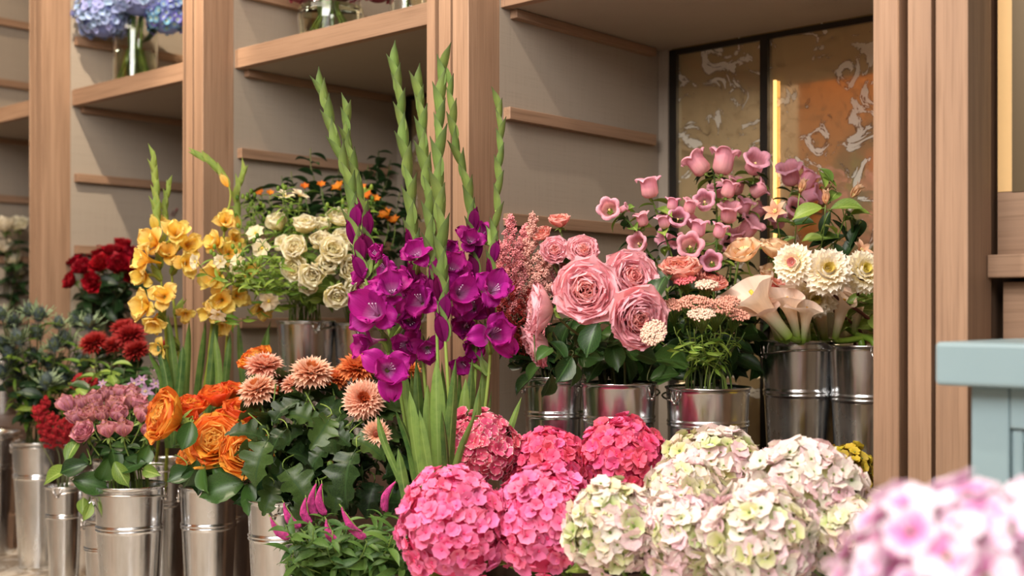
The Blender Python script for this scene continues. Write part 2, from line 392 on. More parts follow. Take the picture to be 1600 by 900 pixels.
for i in range(4):
    xl = BX[i]; xr = PL[i+1]+.03
    lab = ['oak shelving bay at the far left edge, holding white and beige flowers', 'oak shelving bay with the blue hydrangea vase on its shelf',
           'oak shelving bay behind the yellow flowers, pink flower bowl on its shelf', 'widest oak shelving bay with large antiqued mirror back'][i]
    u = thing('shelving_unit', ((xl+xr)/2, 2.3, 0), lab, 'shelving', 'oak display bays')
    side = MB(); side.box((xl-.012, YJ+.001, 0), (xl, YB+.02, 2.94)); wpart('side_panel', side.mesh('side_panel', GREIGE, False), u)
    side = MB(); side.box((xr, YJ+.001, 0), (xr+.012, YB+.02, 2.94)); wpart('side_panel', side.mesh('side_panel', GREIGE, False), u)
    for z in CL+[ZS0-.001]:
        for (a, b) in ((xl+.0005, xl+.022), (xr-.022, xr-.0005)):
            if a > xl+.1 and z not in (1.005, 1.2445): continue
            m = MB(); m.box((a, YJ+(.012 if z in CL else .035), z-(.028 if z in CL else .02)), (b, 2.583, z)); bevel(wpart('cleat', m.mesh('cleat', WY, False), u), .0015)
    m = MB(); m.box((xl+.002, YJ+.03, ZS0), (xr-.002, YB-.02, ZS1-.001)); wpart('shelf', m.mesh('shelf', GREIGE, False), u)
    m = MB(); m.box((xl+.012, YJ+.004, ZS0-.001), (xr-.002, YJ+.03, ZS1)); bevel(wpart('shelf_lipping', m.mesh('shelf_lipping', WX, False), u), .0015)
    m = MB(); m.box((xl, YJ+.004, ZS0-.001), (xl+.0115, YJ+.05, ZS1-.002)); bevel(wpart('shelf_lipping', m.mesh('shelf_lipping', WY, False), u), .0015)
    m = MB(); m.box((xl+.002, 1.955, 0), (xr-.002, YB-.02, stepz[i])); wpart('raised_step', m.mesh('raised_step', plain('shade_brown_step', (74, 54, 42), .6), False), u)  # step coloured dark brown to stand for the shade behind the buckets
    # mirror back with dark frame
    m = MB(); m.box((xl+.001, YB-.018, 0), (xl+.03, YB+.02, 2.94)); wpart('corner_post', m.mesh('corner_post', GREIGE, False), u)
    xs = [xl+.031, planeX(1197, YB) if i == 3 else xl+.031+(xr-xl)/3.0*1.0, (xr if i == 3 else xl+.031+(xr-xl)/3.0*2.0)]
    m = MB(); m.box((xl+.031, YB, 0), (xr, YB+.012, 2.94)); wpart('mirror_pane', m.mesh('mirror_pane', MIRROR, False), u)
    for k, x in enumerate(xs):
        m = MB(); hw = .0105
        m.box((x-(0 if k == 0 else hw), YB-.012, 0), (x+(.022 if k == 0 else hw), YB-.0005, ZS0-.002)); wpart('mullion', m.mesh('mullion', BLACKMETAL, False), u)
        m = MB(); m.box((x-(0 if k == 0 else hw), YB-.012, ZS1+.002), (x+(.022 if k == 0 else hw), YB-.0005, 2.94)); wpart('mullion', m.mesh('mullion', BLACKMETAL, False), u)
    m = MB(); m.box((xl+.031, YB-.010, ZS0-.014), (xr, YB-.0005, ZS0-.0005)); wpart('top_rail', m.mesh('top_rail', BLACKMETAL, False), u)
    if i == 3:      # LED strip standing on the mirror beside the mullion
        xm = planeX(1210.5, YB-.01)
        m = MB(); m.box((xm-.003, YB-.012, .9), (xm+.003, YB-.004, zs_led)); wpart('light_strip', m.mesh('light_strip', plain('led_strip', (255, 200, 120), .5, 0, 1.3), False), u)
PLACE_END = True

# right-hand bay: window, ledge and drawer; painted counter in front
x4 = BX[4]; Y4 = 2.03
X = lambda px: planeX(px, Y4)
def zat(px, py, Y): # height of image row on plane Y
    x = planeX(px, Y); F = -.6664*x+.7455*Y; return CAMZ+(489-py)/FPX*F
gw = MB(); gw.box((x4, Y4, zat(1560, 300, Y4)), (X(1583), Y4+.1, 2.95)); structure('wall_right', gw.mesh('wall_right', plain('gold_paint_lit', (232, 190, 130), .6), False))  # gold tone raised to carry the warm light on this strip
wn = thing('window_1', (X(1583)+.3, Y4, zat(1590, 300, Y4))); wn['kind'] = 'structure'
m = MB(); a, z0 = X(1583), zat(1590, 300, Y4)
for (p, q) in (((a, Y4-.005, z0), (a+.022, Y4+.06, 2.6)), ((a+.0221, Y4-.005, z0), (.6, Y4+.06, z0+.022)), ((a+.0221, Y4-.005, 2.578), (.6, Y4+.06, 2.6))): m.box(p, q)
wpart('window_frame', m.mesh('window_frame', plain('bronze_window_frame', (92, 76, 52), .4, .4), False), wn)
m = MB(); m.box((a+.022, Y4+.03, z0+.022), (.6, Y4+.036, 2.578)); wpart('pane', m.mesh('pane', plain('dark_window_glass', (30, 52, 48), .05, 0, spec=.8), False), wn)
cb = thing('base_cabinet', (-.4, 2.1, 0), 'oak base cabinet with ledge and drawer below the dark window', 'cabinet')
m = MB(); m.box((x4+.001, Y4-.003, zat(1560, 399, Y4)), (.6, Y4+.12, zat(1560, 301, Y4))); wpart('apron', m.mesh('apron', WX, False), cb)
m = MB(); m.box((x4+.001, Y4-.05, zat(1560, 435, Y4)), (.6, Y4+.1, zat(1560, 400, Y4))); bevel(wpart('ledge', m.mesh('ledge', WX, False), cb), .002)
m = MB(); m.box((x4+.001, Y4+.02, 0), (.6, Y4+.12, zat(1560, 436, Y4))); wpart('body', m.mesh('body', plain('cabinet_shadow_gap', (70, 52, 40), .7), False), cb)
m = MB(); m.box((x4+.012, Y4-.01, .50), (.3, Y4+.019, zat(1560, 441, Y4))); bevel(wpart('drawer_front', m.mesh('drawer_front', WX, False), cb), .0015)
m = MB(); m.box((x4+.012, Y4-.01, .1), (.3, Y4+.019, .495)); bevel(wpart('drawer_front', m.mesh('drawer_front', WX, False), cb), .0015)

SAGE = plain('sage_paint', (132, 154, 160), .35, noise=.02)
p = at(1460, 534, 1.6)
ct = thing('counter', (p.x+.5, p.y+.1, 0), 'sage green painted counter with framed panel and overhanging top, blurred', 'counter')
zt = p.z; zb = at(1460, 602, 1.6).z
m = MB(); m.box((p.x, p.y, zb), (p.x+1.1, p.y+.30, zt)); bevel(wpart('countertop', m.mesh('countertop', SAGE, False), ct), .006, 3)
bx, by = p.x+.035, p.y+.035
m = MB(); m.box((bx, by+.02, 0), (p.x+1.06, p.y+.29, zb-.0005)); wpart('body', m.mesh('body', SAGE, False), ct)
m = MB()
for (a, b) in (((bx, by, 0), (bx+.05, by+.0195, zb-.001)), ((bx+.0505, by, zb-.055), (bx+.6, by+.0195, zb-.001)), ((bx+.0505, by, 0), (bx+.6, by+.0195, .1)), ((bx+.5, by, .1), (bx+.57, by+.0195, zb-.056))): m.box(a, b)
bevel(wpart('panel_frame', m.mesh('panel_frame', SAGE, False), ct), .003)
m = MB()
for (a, b) in (((bx+.0505, by+.006, .1), (bx+.066, by+.0195, zb-.0555)), ((bx+.066, by+.006, zb-.075), (bx+.498, by+.0195, zb-.0555))): m.box(a, b)
bevel(wpart('panel_moulding', m.mesh('panel_moulding', SAGE, False), ct), .004)

# the far side of the shop, seen in the antiqued mirror
def refl(px, py, Yr):              # real point at plane Yr whose mirror image falls on the pixel
    Yv = 2*YB-Yr; x = planeX(px, Yv); F = -.6664*x+.7455*Yv
    return Vector((x, Yr, CAMZ+(489-py)/FPX*F))
ORANGE = plain('orange_plaster', (190, 128, 70), .7, noise=.15, nscale=3)
yo = -1.9; c = refl(1392, 280, yo); R = .42
m = MB(); V = []; Fq = []
arc = [(c.x-R, 0)]+[(c.x+R*math.cos(PI-PI*k/20), c.z+R*math.sin(PI-PI*k/20)) for k in range(21)]+[(c.x+R, 0)]
outer = [(c.x-R-.34, 0)]+[(c.x-R-.34+(2*R+.9)*k/20, 2.94) for k in range(21)]+[(c.x+R+.56, 0)]
for (a, b), (e, g) in zip(arc, outer): V += [(a, yo, b), (e, yo, g)]
for k in range(len(arc)-1): Fq.append((2*k, 2*k+1, 2*k+3, 2*k+2))
nb = len(V); V += [(a, yo-.25, b) for a, b in arc]
for k in range(len(arc)-1): Fq.append((2*k, 2*k+2, nb+k+1, nb+k))
Fq.append(tuple(range(nb, nb+len(arc))))
m.raw(V, Fq); structure('wall_niche', m.mesh('wall_niche', ORANGE, False))
m = MB(); m.box((-7, yo-.4, 0), (2.5, yo-.26, 2.95)); structure('wall_front', m.mesh('wall_front', plain('cream_wall_paint', (206, 198, 186), .8), False))
s = refl(1340, 282, yo); ns = MB(); ns.box((c.x-R+.002, yo-.245, s.z-.05), (c.x+R-.002, yo+.02, s.z))
o = part('niche_shelf', ns.mesh('niche_shelf', plain('honey_shelf', (214, 150, 86), .5), False)); setp(o, 'honey wood shelf in the orange arched niche, mirrored behind the bells', 'shelf')
for px, colr, nm, r in ((1314, (30, 26, 24), 'black', .040), (1338, (120, 50, 48), 'plum red', .046), (1363, (206, 96, 30), 'orange', .05)):
    q = refl(px, 282, yo-.03); v = MB(); H = .165
    v.lathe([(.0, .001), (r*.6, 0), (r*.95, H*.25), (r, H*.5), (r*.85, H*.8), (r*.5, H*.97), (r*.42, H), (r*.36, H*.97), (r*.3, H*.6), (0, H*.5)], 20)
    o = part('vase', v.mesh('vase', plain(nm.replace(' ', '_')+'_glaze', colr, .15))); o.location = (q.x, q.y, s.z+.0005)
    setp(o, nm+' rounded vase on the niche shelf reflected in the mirror', 'vase', 'vases in the mirrored niche')

# ================================================================== BUCKETS
BK = {}
def bucket(key, px, F, r, h, z0, label, band=.27, handle=None, px_off=0):
    c = at(px, 489, F); c.z = z0
    t = thing('metal_bucket', c, label, 'bucket', 'zinc flower buckets')
    rb = r*.74; m = MB(); R = lambda v: rb+(r-rb)*v        # v 0..1 up
    b1 = 1-band
    prof = [(0.001, .004), (rb*.96, .002), (rb, .0), (R(.02), h*.02)]
    for v in (.06, .3, .6, b1-.06, b1-.03): prof.append((R(v), h*v))
    for (dv, dr) in ((-.022, 0), (-.017, .0028), (-.010, .0028), (-.005, .0004), (.002, .0028), (.009, .0028), (.015, 0)): prof.append((R(b1+dv)+dr, h*(b1+dv)))
    prof += [(R(b1+.02), h*(b1+.02)), (R(b1+.04), h*(b1+.04)), (R(.93), h*.93), (R(.97), h*.97), (R(.985), h*.985), (r+.0012, h*.988), (r+.0026, h*.994), (r+.0022, h), (r-.001, h), (r-.002, h*.985), (R(.9)-.002, h*.9), (R(.5)-.002, h*.5), (R(.05)-.002, h*.03), (0.001, .006)]
    m.lathe(prof, 40); part('pail', m.mesh('pail', ZINC), t)
    w = MB(); w.lathe([(R(.55)*.97, h*.55), (.001, h*.5501)], 24); part('water', w.mesh('water', plain('bucket_water', (40, 50, 40), .05)), t)
    # rolled seam
    # two ears with a bail handle
    ang = math.radians(handle if handle is not None else 90)
    right = AX*math.cos(ang)-AY*math.sin(ang)
    for sgn in (1, -1):
        e = MB(); d = right*sgn; side = Vector((0, 0, 1)).cross(d)
        cc = d*(r*1.0+.003)+Vector((0, 0, h*.925))
        e.tube([cc-side*.012+Vector((0, 0, .022)), cc-side*.008+Vector((0, 0, .004)), cc+Vector((0, 0, -.004)), cc+side*.008+Vector((0, 0, .004)), cc+side*.012+Vector((0, 0, .022))], .0022, n=6)
        e.ball(tuple(cc+Vector((0, 0, -.003))), .0055)
        part('handle_ear', e.mesh('handle_ear', WIRE), t)
    hb = MB(); pts = []
    for k in range(15):
        a = PI*k/14; pts.append(right*(math.cos(a)*(r+.006))+(Vector((0, 0, 1)).cross(right))*(math.sin(a)*(r+.01))*1.0+Vector((0, 0, h*.93+ .012*math.sin(a))))
    hb.tube(pts, .0021, n=6); part('handle', hb.mesh('handle', WIRE), t)
    BK[key] = (c, r, h); return t
def loophandle(key, a0, a1, rise=.03):
    pass
Bk = bucket
Bk('edge', -8, 3.9, .075, .395, 0, 'dark tin bucket cut off at the left edge of the floor')
Bk('thistle', 60, 3.7, .076, .387, 0, 'tall zinc bucket under the thistles, leftmost whole one', handle=170)
Bk('short', 146, 3.6, .078, .30, 0, 'zinc bucket half hidden between thistle bucket and mauve rose bucket')
Bk('tiny', 168, 3.0, .058, .27, 0, 'small low zinc bucket peeking out left of the mauve rose bucket', handle=150)
Bk('mauve', 203, 2.72, .077, .393, 0, 'shiny zinc bucket holding the mauve roses', handle=178, band=.24)
Bk('yglad', 250, 3.12, .072, .40, 0, 'zinc bucket behind the mauve rose bucket holding yellow gladioli')
Bk('orange', 326, 2.75, .064, .387, 0, 'narrow zinc bucket holding the orange roses', handle=-20, band=.23)
Bk('behind', 352, 3.02, .064, .37, 0, 'zinc bucket in shade right behind the orange rose bucket')
Bk('mum', 438, 2.55, .069, .388, 0, 'zinc bucket under the dark chrysanthemum leaves', band=.2)
Bk('veronica', 545, 2.32, .07, .24, 0, 'low zinc bucket under the veronica')
Bk('pglad', 690, 2.42, .085, .37, 0, 'zinc bucket holding the purple gladioli')
Bk('redrose', 160, 4.05, .07, .30, .40, 'zinc bucket on the step holding the red roses')
Bk('redmum', 185, 3.45, .07, .36, 0, 'zinc bucket holding the maroon chrysanthemums')
Bk('celosia', 100, 3.35, .05, .30, 0, 'zinc bucket holding the crimson plumes')
Bk('cream', 478, 3.22, .077, .36, .40, 'zinc bucket on the step holding the cream lisianthus', handle=60, band=.4)
Bk('alstro', 566, 3.24, .077, .355, .40, 'zinc bucket on the step right beside the cream lisianthus bucket', band=.4)
Bk('astilbe', 866, 2.58, .066, .395, .25, 'zinc bucket on the step holding the astilbe plumes', handle=175, band=.2)
Bk('rose', 967, 2.49, .077, .387, .25, 'zinc bucket below the big pink garden roses', handle=38, band=.19)
Bk('yarrow', 1106, 2.45, .085, .38, .25, 'wide zinc bucket below the pink rice flowers', handle=-32, band=.19)
Bk('calla', 1247, 2.74, .082, .468, .25, 'tall zinc bucket holding the calla lilies', handle=172, band=.25)
Bk('dahlia', 1353, 2.66, .080, .460, .25, 'tall zinc bucket half hidden by the right pilaster', band=.25)
Bk('bells', 1105, 2.88, .075, .36, .25, 'zinc bucket at the back holding the pink bellflowers')
Bk('pinkhyd', 735, 2.18, .075, .235, 0, 'low zinc bucket under the left pink hydrangeas')
Bk('pinkhyd2', 900, 2.26, .08, .235, 0, 'low zinc bucket under the right pink hydrangeas')
Bk('whitehyd', 1055, 2.03, .08, .235, 0, 'low zinc bucket under the left cream hydrangeas')
Bk('whitehyd2', 1235, 2.03, .085, .235, 0, 'low zinc bucket under the right cream hydrangeas')
Bk('bells2', 1245, 3.02, .055, .34, .25, 'zinc bucket in the back corner holding the clematis')
Bk('fghyd', 1560, .97, .09, .37, 0, 'zinc bucket in the foreground under the blurred bicolour hydrangeas')
Bk('whiterose', 5, 4.75, .07, .30, .38, 'zinc bucket in the far left bay holding white roses')

def stem_target(key, j=.6):
    c, r, h = BK[key]; a = rnd.random()*6.28; q = rnd.random()**.5*r*j
    return c+Vector((math.cos(a)*q*.6, math.sin(a)*q*.6, .02)), c+Vector((math.cos(a)*q, math.sin(a)*q, h))
STEMG = leaf_mat('stem_green', (70, 104, 40), (128, 150, 70), rough=.5, trans=.1)
STEMD = leaf_mat('stem_dark', (48, 62, 34), (88, 92, 50), rough=.5, trans=.05)
STEMP = leaf_mat('stem_purple', (70, 34, 34), (104, 52, 44), rough=.45, trans=.05)
def stem(root, top, axis, key, r=.003, mat=STEMG, name='stem', n=9):
    b, mouth = stem_target(key)
    L = (top-mouth).length
    a = -axis.normalized()
    p = bez(top, top+a*L*.30, mouth+Vector((0, 0, L*.35)), mouth, n) + [b]
    m = MB(); m.tube(p, r*.85, r*1.1, 6); wpart(name, m.mesh(name, mat), root); return p

# ------------------------------------------------------------------ leaves
def leaf_mesh(name, mat, L=1, W=.3, lean=40, bend=35, cup=.35, a=.7, b=1.6, c=.9, serr=0, nu=6, nv=9, lob=0, wav=.02, seed=1):
    P, U = petal_grid(L, W, lean, bend, 1, cup, wav, 2, a, b, c, nu, nv, seed=seed)
    if lob:
        for i, row in enumerate(P):
            v = i/nv; k = 1-lob*(.5+.5*math.cos(v*PI*2*3.0))*(1 if 0 < i < nv else 0)
            P[i] = [(x*(k if abs(x) > 1e-6 else 1), y, z) for (x, y, z) in row]
    for i, row in enumerate(P): row[nu//2] = (row[nu//2][0], row[nu//2][1]+.012*L, row[nu//2][2])
    if serr:
        for i, row in enumerate(P):
            if i % 2: row[0] = (row[0][0]*(1-serr), row[0][1], row[0][2]); row[-1] = (row[-1][0]*(1-serr), row[-1][1], row[-1][2])
    m = MB(); m.grid(P, U); m.tube([Vector((0, -.03*L, -.12*L)), Vector((0, 0, 0)), Vector((0, P[2][nu//2][1], P[2][nu//2][2]))], .012*L, .008*L, 4)
    return m.mesh(name, mat)
ROSELEAF = leaf_mat('rose_leaf', (24, 50, 26), (66, 100, 44), (70, 104, 56), .36)
DARKLEAF = leaf_mat('dark_leaf', (20, 40, 24), (44, 74, 36), (60, 88, 50), .4)
MUMLEAF = leaf_mat('mum_leaf', (16, 38, 20), (66, 90, 42), (52, 78, 42), .42)
LIGHTLEAF = leaf_mat('light_leaf', (70, 108, 40), (140, 164, 72), (160, 180, 100), .45)
FINELEAF = leaf_mat('fine_leaf', (74, 116, 36), (150, 176, 70), None, .5, .35)
GLADLEAF = leaf_mat('sword_leaf', (52, 88, 40), (112, 140, 66), (130, 154, 84), .42)
ROSEL = [leaf_mesh('rose_leaf', ROSELEAF, 1, .36, 30+20*k, 40, .4, .65, 2.2, .8, .05, seed=k) for k in range(3)]
DARKL = [leaf_mesh('dark_leaf', DARKLEAF, 1, .24, 30+15*k, 40, .4, .7, 1.6, .9, seed=k) for k in range(3)]
LIGHTL = [leaf_mesh('light_leaf', LIGHTLEAF, 1, .28, 30+15*k, 45, .4, .7, 1.7, .9, seed=k) for k in range(3)]
NARROWL = [leaf_mesh('narrow_leaf', FINELEAF, 1, .10, 20+20*k, 50, .4, .7, 1.6, .9, nu=2, nv=6, seed=k) for k in range(3)]
def mum_leaf(seed):
    R = random.Random(seed); m = MB(); nv = 18; P = []; U = []; n_l = 3.3
    for i in range(nv+1):
        v = i/nv; phi = math.radians(28+70*v); y = .85*math.sin(phi*.8)*v; z = v*math.cos(phi*.55)
        env = .50*math.sin(PI*min(1, .06+v*.94))**.7*(1-.25*v); w = max(.02, env*(.34+.66*abs(math.sin(PI*n_l*v+.25))**.75)) if v < .97 else .03
        w *= R.uniform(.92, 1.08); row = []
        for j in range(7):
            u = j/3-1
            row.append((w*u, y-.10*u*u*w*3+.035*math.sin(i*1.7+seed)*abs(u), z+.24*w*abs(u)-.02*(1-abs(u))))
        P.append(row); U.append([(j/6, v) for j in range(7)])
    m.grid(P, U); m.tube([Vector((0, -.04, -.14)), Vector((0, 0, 0)), Vector(P[3][3])], .014, .01, 4)
    return m.mesh('lobed_leaf', MUMLEAF)
MUML = [mum_leaf(k) for k in range(3)]
def leaves(root, pts, lib, n, size, t0=.15, t1=.75, name='leaf', up=.5, jit=.35):
    inv = root.matrix_basis.inverted()
    for k in range(n):
        t = t0+(t1-t0)*(k+rnd.random())/n; i = t*(len(pts)-2); j = int(i)
        p = pts[j].lerp(pts[j+1], i-j); tang = (pts[j]-pts[j+1]).normalized()
        a = k*2.4+rnd.random()*.8; side = AX*math.cos(a)+AY*(math.sin(a))
        z = (tang*up+side*.35).normalized()
        M = inv @ T(p) @ frame(z, side) @ S(size*rnd.uniform(1-jit, 1+jit))
        part(name, rnd.choice(lib), root, M)
def leaf_at(root, lib, px, py, F, size_px, ang, face=.6, twig_to=None, twmat=STEMG):
    """leaf whose blade covers the pixel; ang = direction of its tip in the picture, degrees from right, anticlockwise"""
    inv = root.matrix_basis.inverted(); L = m2(size_px, F); a = math.radians(ang)
    tipd = AX*math.cos(a)+Vector((0, 0, math.sin(a)))
    nrm = (-AY*face+Vector((0, 0, 1))*(1-face)+AX*rnd.uniform(-.7, .7)).normalized()
    # the blade leans from local z to y by about 55 degrees on the mean: inward normal (0,-c,s)
    z = (tipd+nrm*1.2).normalized(); y = (tipd-nrm*.8)
    base = at(px, py, F)-tipd*L*.45
    part('leaf', rnd.choice(lib), root, inv @ T(base) @ frame(z, y) @ S(L))
    if twig_to:
        tp = at(*twig_to); m = MB(); m.tube(bez(base-z*L*.1, base-tipd*L*.3, tp.lerp(base, .4)+Vector((0, 0, .01)), tp, 5), .0011, .0018, 5); wpart('twig', m.mesh('twig', twmat), root)

# ================================================================== BLOOM PROTOTYPES (radius about 1, facing +z)
def rose_proto(mo, mi, n=34, openk=1.0, seed=0, split=True, ruf=.03, green=True, cups=.5, mid=None, fullness=1.0):
    R = random.Random(seed); pr = []; core = MB()
    ncore = int(n*.3) if split else n
    sub = []
    for i in range(n):
        t = (i+.5)/n; ang = i*2.39996+R.uniform(-.2, .2)
        lean = (8+72*t**.8)*openk+R.uniform(-6, 6); bend = -(30+18*t)+R.uniform(-8, 8)
        L = (.60+.52*t)*R.uniform(.95, 1.05)*fullness; W = (.30+.42*t)
        g = petal_grid(L, W, lean, bend, 1, cups*(1.1-.5*t), ruf*(.4+t), 3, .55, 3.6, .5, 8 if split else 5, 8 if split else 5, tip=(12+42*t)*R.uniform(.3, 1.2), r0=.02+.05*t, seed=seed*100+i, notch=R.uniform(-.02, .05))
        M = RZ(ang) @ T(Vector((0, 0, -.35+.10*(1-t))))
        inner = i < ncore or not split
        if inner: core.grid(g[0], g[1], M, 0 if t < .5 else 1)
        else:
            m = MB(); m.grid(g[0], g[1]); sub.append((m.mesh('petal', mo if t > .45 else (mid or mi)), M))
    if green:
        for k in range(5):
            g = petal_grid(.5, .1, 100, 25, 1, .2, 0, 2, .6, 1.5, 1, 2, 4); core.grid(g[0], g[1], RZ(k*1.2566) @ T(Vector((0, 0, -.38))), 2)
        core.ball((0, 0, -.45), .13, None, 2)
    pr.append(('bloom', core.mesh('bloom', [mi, mo, STEMG]), Matrix(), None))
    for me, M in sub: pr.append(('petal', me, M, 0))
    return pr
def joined(pr): return pr
def daisy_proto(mats, rows, seed=0, ball_z=.0, center=None, name='bloom', W=.09, cup=.6, core=.22, c=.6):
    """rows: (count, length, lean, bend, matindex)"""
    R = random.Random(seed); m = MB()
    for ri, (n, L, lean, bend, mi) in enumerate(rows):
        for k in range(n):
            a = 2*PI*(k+.5*(ri % 2))/n+R.uniform(-.08, .08); th = math.radians(lean+bend*.4); cr = core*min(1, L)
            g = petal_grid((L-cr)*R.uniform(.9, 1.07), W*(L*.5+.5), lean+R.uniform(-7, 7), bend+R.uniform(-8, 8), 1, cup, 0, 2, .4, 5, c, 3, 4, seed=k)
            m.grid(g[0], g[1], RZ(a) @ T(Vector((0, cr*math.sin(th), ball_z+cr*math.cos(th)-.1))), mi)
    m.ball((0, 0, ball_z-.1), core*.6, None, 0, 10, 6)
    if center is not None: m.ball((0, 0, center[1]), center[0], None, len(mats)-1, 10, 6, .5)
    m.lathe([(.02, -.42), (.12, -.38), (.16, -.22), (.2, -.12)], 8, None, len(mats))
    return [(name, m.mesh(name, list(mats)+[STEMG]), Matrix(), None)]
def glad_floret(mo, mi, seed, mst, openk=1.0):
    R = random.Random(seed); m = MB()
    m.lathe([(.05, -.75), (.07, -.5), (.11, -.2), (.19, .0), (.24, .12)], 10, None, 0)
    for k in range(3):
        a = k*.5-.5; m.tube([Vector((0, 0, -.2)), Vector((.05*math.sin(a*2), .08, .2)), Vector((.12*math.sin(a*2), .18, .45))], .012, .009, 4, 1)
        m.ball((.12*math.sin(a*2), .18, .48), .028, None, 1, 5, 4, 1.8)
    pr = [('floret', m.mesh('floret', [mi, mst]), Matrix(), None)]
    hood = R.randrange(6)//2*2+1
    for k in range(6):
        inn = k % 2; a = k*PI/3+R.uniform(-.16, .16)
        b = 48+R.uniform(-18, 14) if inn else 78+R.uniform(-20, 26)
        if k == hood: b = 22
        g = petal_grid(1.02*R.uniform(.9, 1.12), (.47 if inn else .40), (10+R.uniform(-4, 10))*openk, b*openk, .9, .42 if inn else .22, .10, 3, .62, 2.5, .62, 8, 10, tip=(R.uniform(0, 90) if R.random() < .7 else -50)*openk, r0=.09, seed=seed*10+k)
        mm = MB(); mm.grid(g[0], g[1]); pr.append(('petal', mm.mesh('petal', mo), RZ(a) @ T(Vector((0, 0, -.05 if inn else -.16))), 0))
    return pr
def bell_proto(mo, mg, ms, seed):
    R = random.Random(seed); m = MB(); nu, nv = 30, 9; P = []; U = []
    prof = [(.12, 0), (.44, .07), (.66, .34), (.66, .75), (.64, 1.1), (.66, 1.4), (.76, 1.62), (.92, 1.74), (1.02, 1.70)]
    for i, (r, z) in enumerate(prof):
        k = max(0, (i-4)/4); row = []
        for j in range(nu):
            a = 2*PI*j/nu; l = abs(math.cos(2.5*a)); rr = r*(1+k*.20*(l-.55)+.03*math.cos(5*a)*(1-k)); zz = z-k*k*.42*(1-l)**1.3-(.10*k*k*l)
            row.append((rr*math.cos(a), rr*math.sin(a), zz))
        P.append(row); U.append([(j/nu, i/(len(prof)-1)) for j in range(nu)])
    m.grid(P, U, None, 0, True)
    m2_ = MB(); m2_.tube([Vector((0, 0, 0)), Vector((0, 0, .9))], .035, .03, 5); 
    for k in range(3): m2_.ball((.06*math.cos(k*2.1), .06*math.sin(k*2.1), .98), .06)
    c = MB()
    for k in range(5):
        g = petal_grid(.55, .14, 60, -35, 1, .3, 0, 2, .6, 1.4, 1, 2, 4); c.grid(g[0], g[1], RZ(k*1.2566) @ T(Vector((0, 0, -.05))))
    c.ball((0, 0, -.05), .17)
    return [('bell', m.mesh('bell', mo), Matrix(), None), ('style', m2_.mesh('style', ms), Matrix(), 0), ('calyx', c.mesh('calyx', mg), Matrix(), 0)]
def hyd_floret(mat, seed, mc, split=False):
    R = random.Random(seed); m = MB(); pr = []; sub = []
    m.ball((0, 0, .04), .09, None, 1, 5, 3)
    m.tube([Vector((0, 0, -.7)), Vector((0, 0, .02))], .035, .03, 4, 1)
    for k in range(4):
        g = petal_grid(.58*R.uniform(.9, 1.1), .42*R.uniform(.9, 1.12), 60+R.uniform(-14, 18), 22+R.uniform(-20, 22), 1, .12, .045, 2, .42, 3.5, .5, 4, 4 if not split else 7, r0=.02, seed=seed*7+k, notch=R.uniform(-.05, .06))
        if split: mm = MB(); mm.grid(g[0], g[1]); sub.append((mm.mesh('petal', mat), RZ(k*PI/2+R.uniform(-.1, .1))))
        else: m.grid(g[0], g[1], RZ(k*PI/2+R.uniform(-.12, .12)))
    pr.append(('floret', m.mesh('floret', [mat, mc]), Matrix(), None))
    for me, M in sub: pr.append(('petal', me, M, 0))
    return pr

# ================================================================== HYDRANGEAS
def hydrangea(px, py, F, dpx, protos, key, label, group, n=150, coremat=None, sz=1.0, fl=.030, nleaf=2, seed=0, rot=0, core_k=.86, bottom=-.75, lib=None):
    R = random.Random(seed+int(px)); c = at(px, py, F); rad = m2(dpx, F)/2
    base = c.copy(); base.z = BK[key][0].z if key in BK else c.z-rad*1.2
    root = thing('hydrangea', c-Vector((0, 0, rad)), label, 'flower', group); inv = root.matrix_basis.inverted()
    m = MB(); m.ball((0, 0, 0), rad*core_k, None, 0, 16, 10, sz); part('flower_head', m.mesh('flower_head', coremat), root, inv @ T(c))
    head = root.children[0]
    ga = PI*(3-5**.5)
    for i in range(n):
        zz = 1-(i+.5)/n*(1-bottom); rr = math.sqrt(max(0, 1-zz*zz)); th = i*ga
        d = Vector((rr*math.cos(th), rr*math.sin(th), zz))+Vector((R.uniform(-1, 1), R.uniform(-1, 1), R.uniform(-1, 1)))*.10; d.normalize()
        q = d+Vector((R.uniform(-1, 1), R.uniform(-1, 1), R.uniform(-1, 1)))*.34
        lump = 1+.05*math.sin(3*th+zz*5+seed)+.03*math.sin(7*d.x+9*d.z)
        pos = Vector((d.x, d.y, d.z*sz))*rad*(.93+R.uniform(-.05, .06))*lump
        pr = R.choice(protos); s = fl*R.uniform(.82, 1.22)
        M = T(pos) @ basis(q, R.random()*6.28) @ S(s)
        made = []
        for name, me, mm, pi in pr:
            o = bpy.data.objects.new(name, me); C.objects.link(o)
            if pi is None: o.parent = root; o.matrix_basis = inv @ T(c) @ M @ mm
            else: o.parent = made[pi]; o.matrix_basis = mm
            made.append(o)
    if key:
        p = stem(root, c-Vector((0, 0, rad*.3)), Vector((0, 0, 1)), key, .0045, STEMG)
        leaves(root, p, lib or LIGHTL, nleaf, .09, .15, .5)
    return root
HC = leaf_mat('pedicel_green', (90, 120, 50), (150, 160, 80))
PINKC = plain('pink_head_core', (222, 60, 116), .8);  # head core and floret centres, deep pink like the petals
PK = petal_mat('pink_hydrangea_petal', (243, 104, 156), (248, 122, 170), (251, 140, 184), vein=.07, rnd_v=.22, rnd_h=.014, trans=.2)
PK2 = petal_mat('coral_hydrangea_petal', (240, 78, 122), (245, 96, 138), (249, 118, 154), vein=.07, rnd_v=.22, rnd_h=.014, trans=.2)
PK3 = petal_mat('edged_hydrangea_petal', (206, 70, 104), (220, 88, 122), (226, 100, 132), edge=(250, 214, 210), edgew=.10, vein=.08, rnd_v=.2, trans=.2)
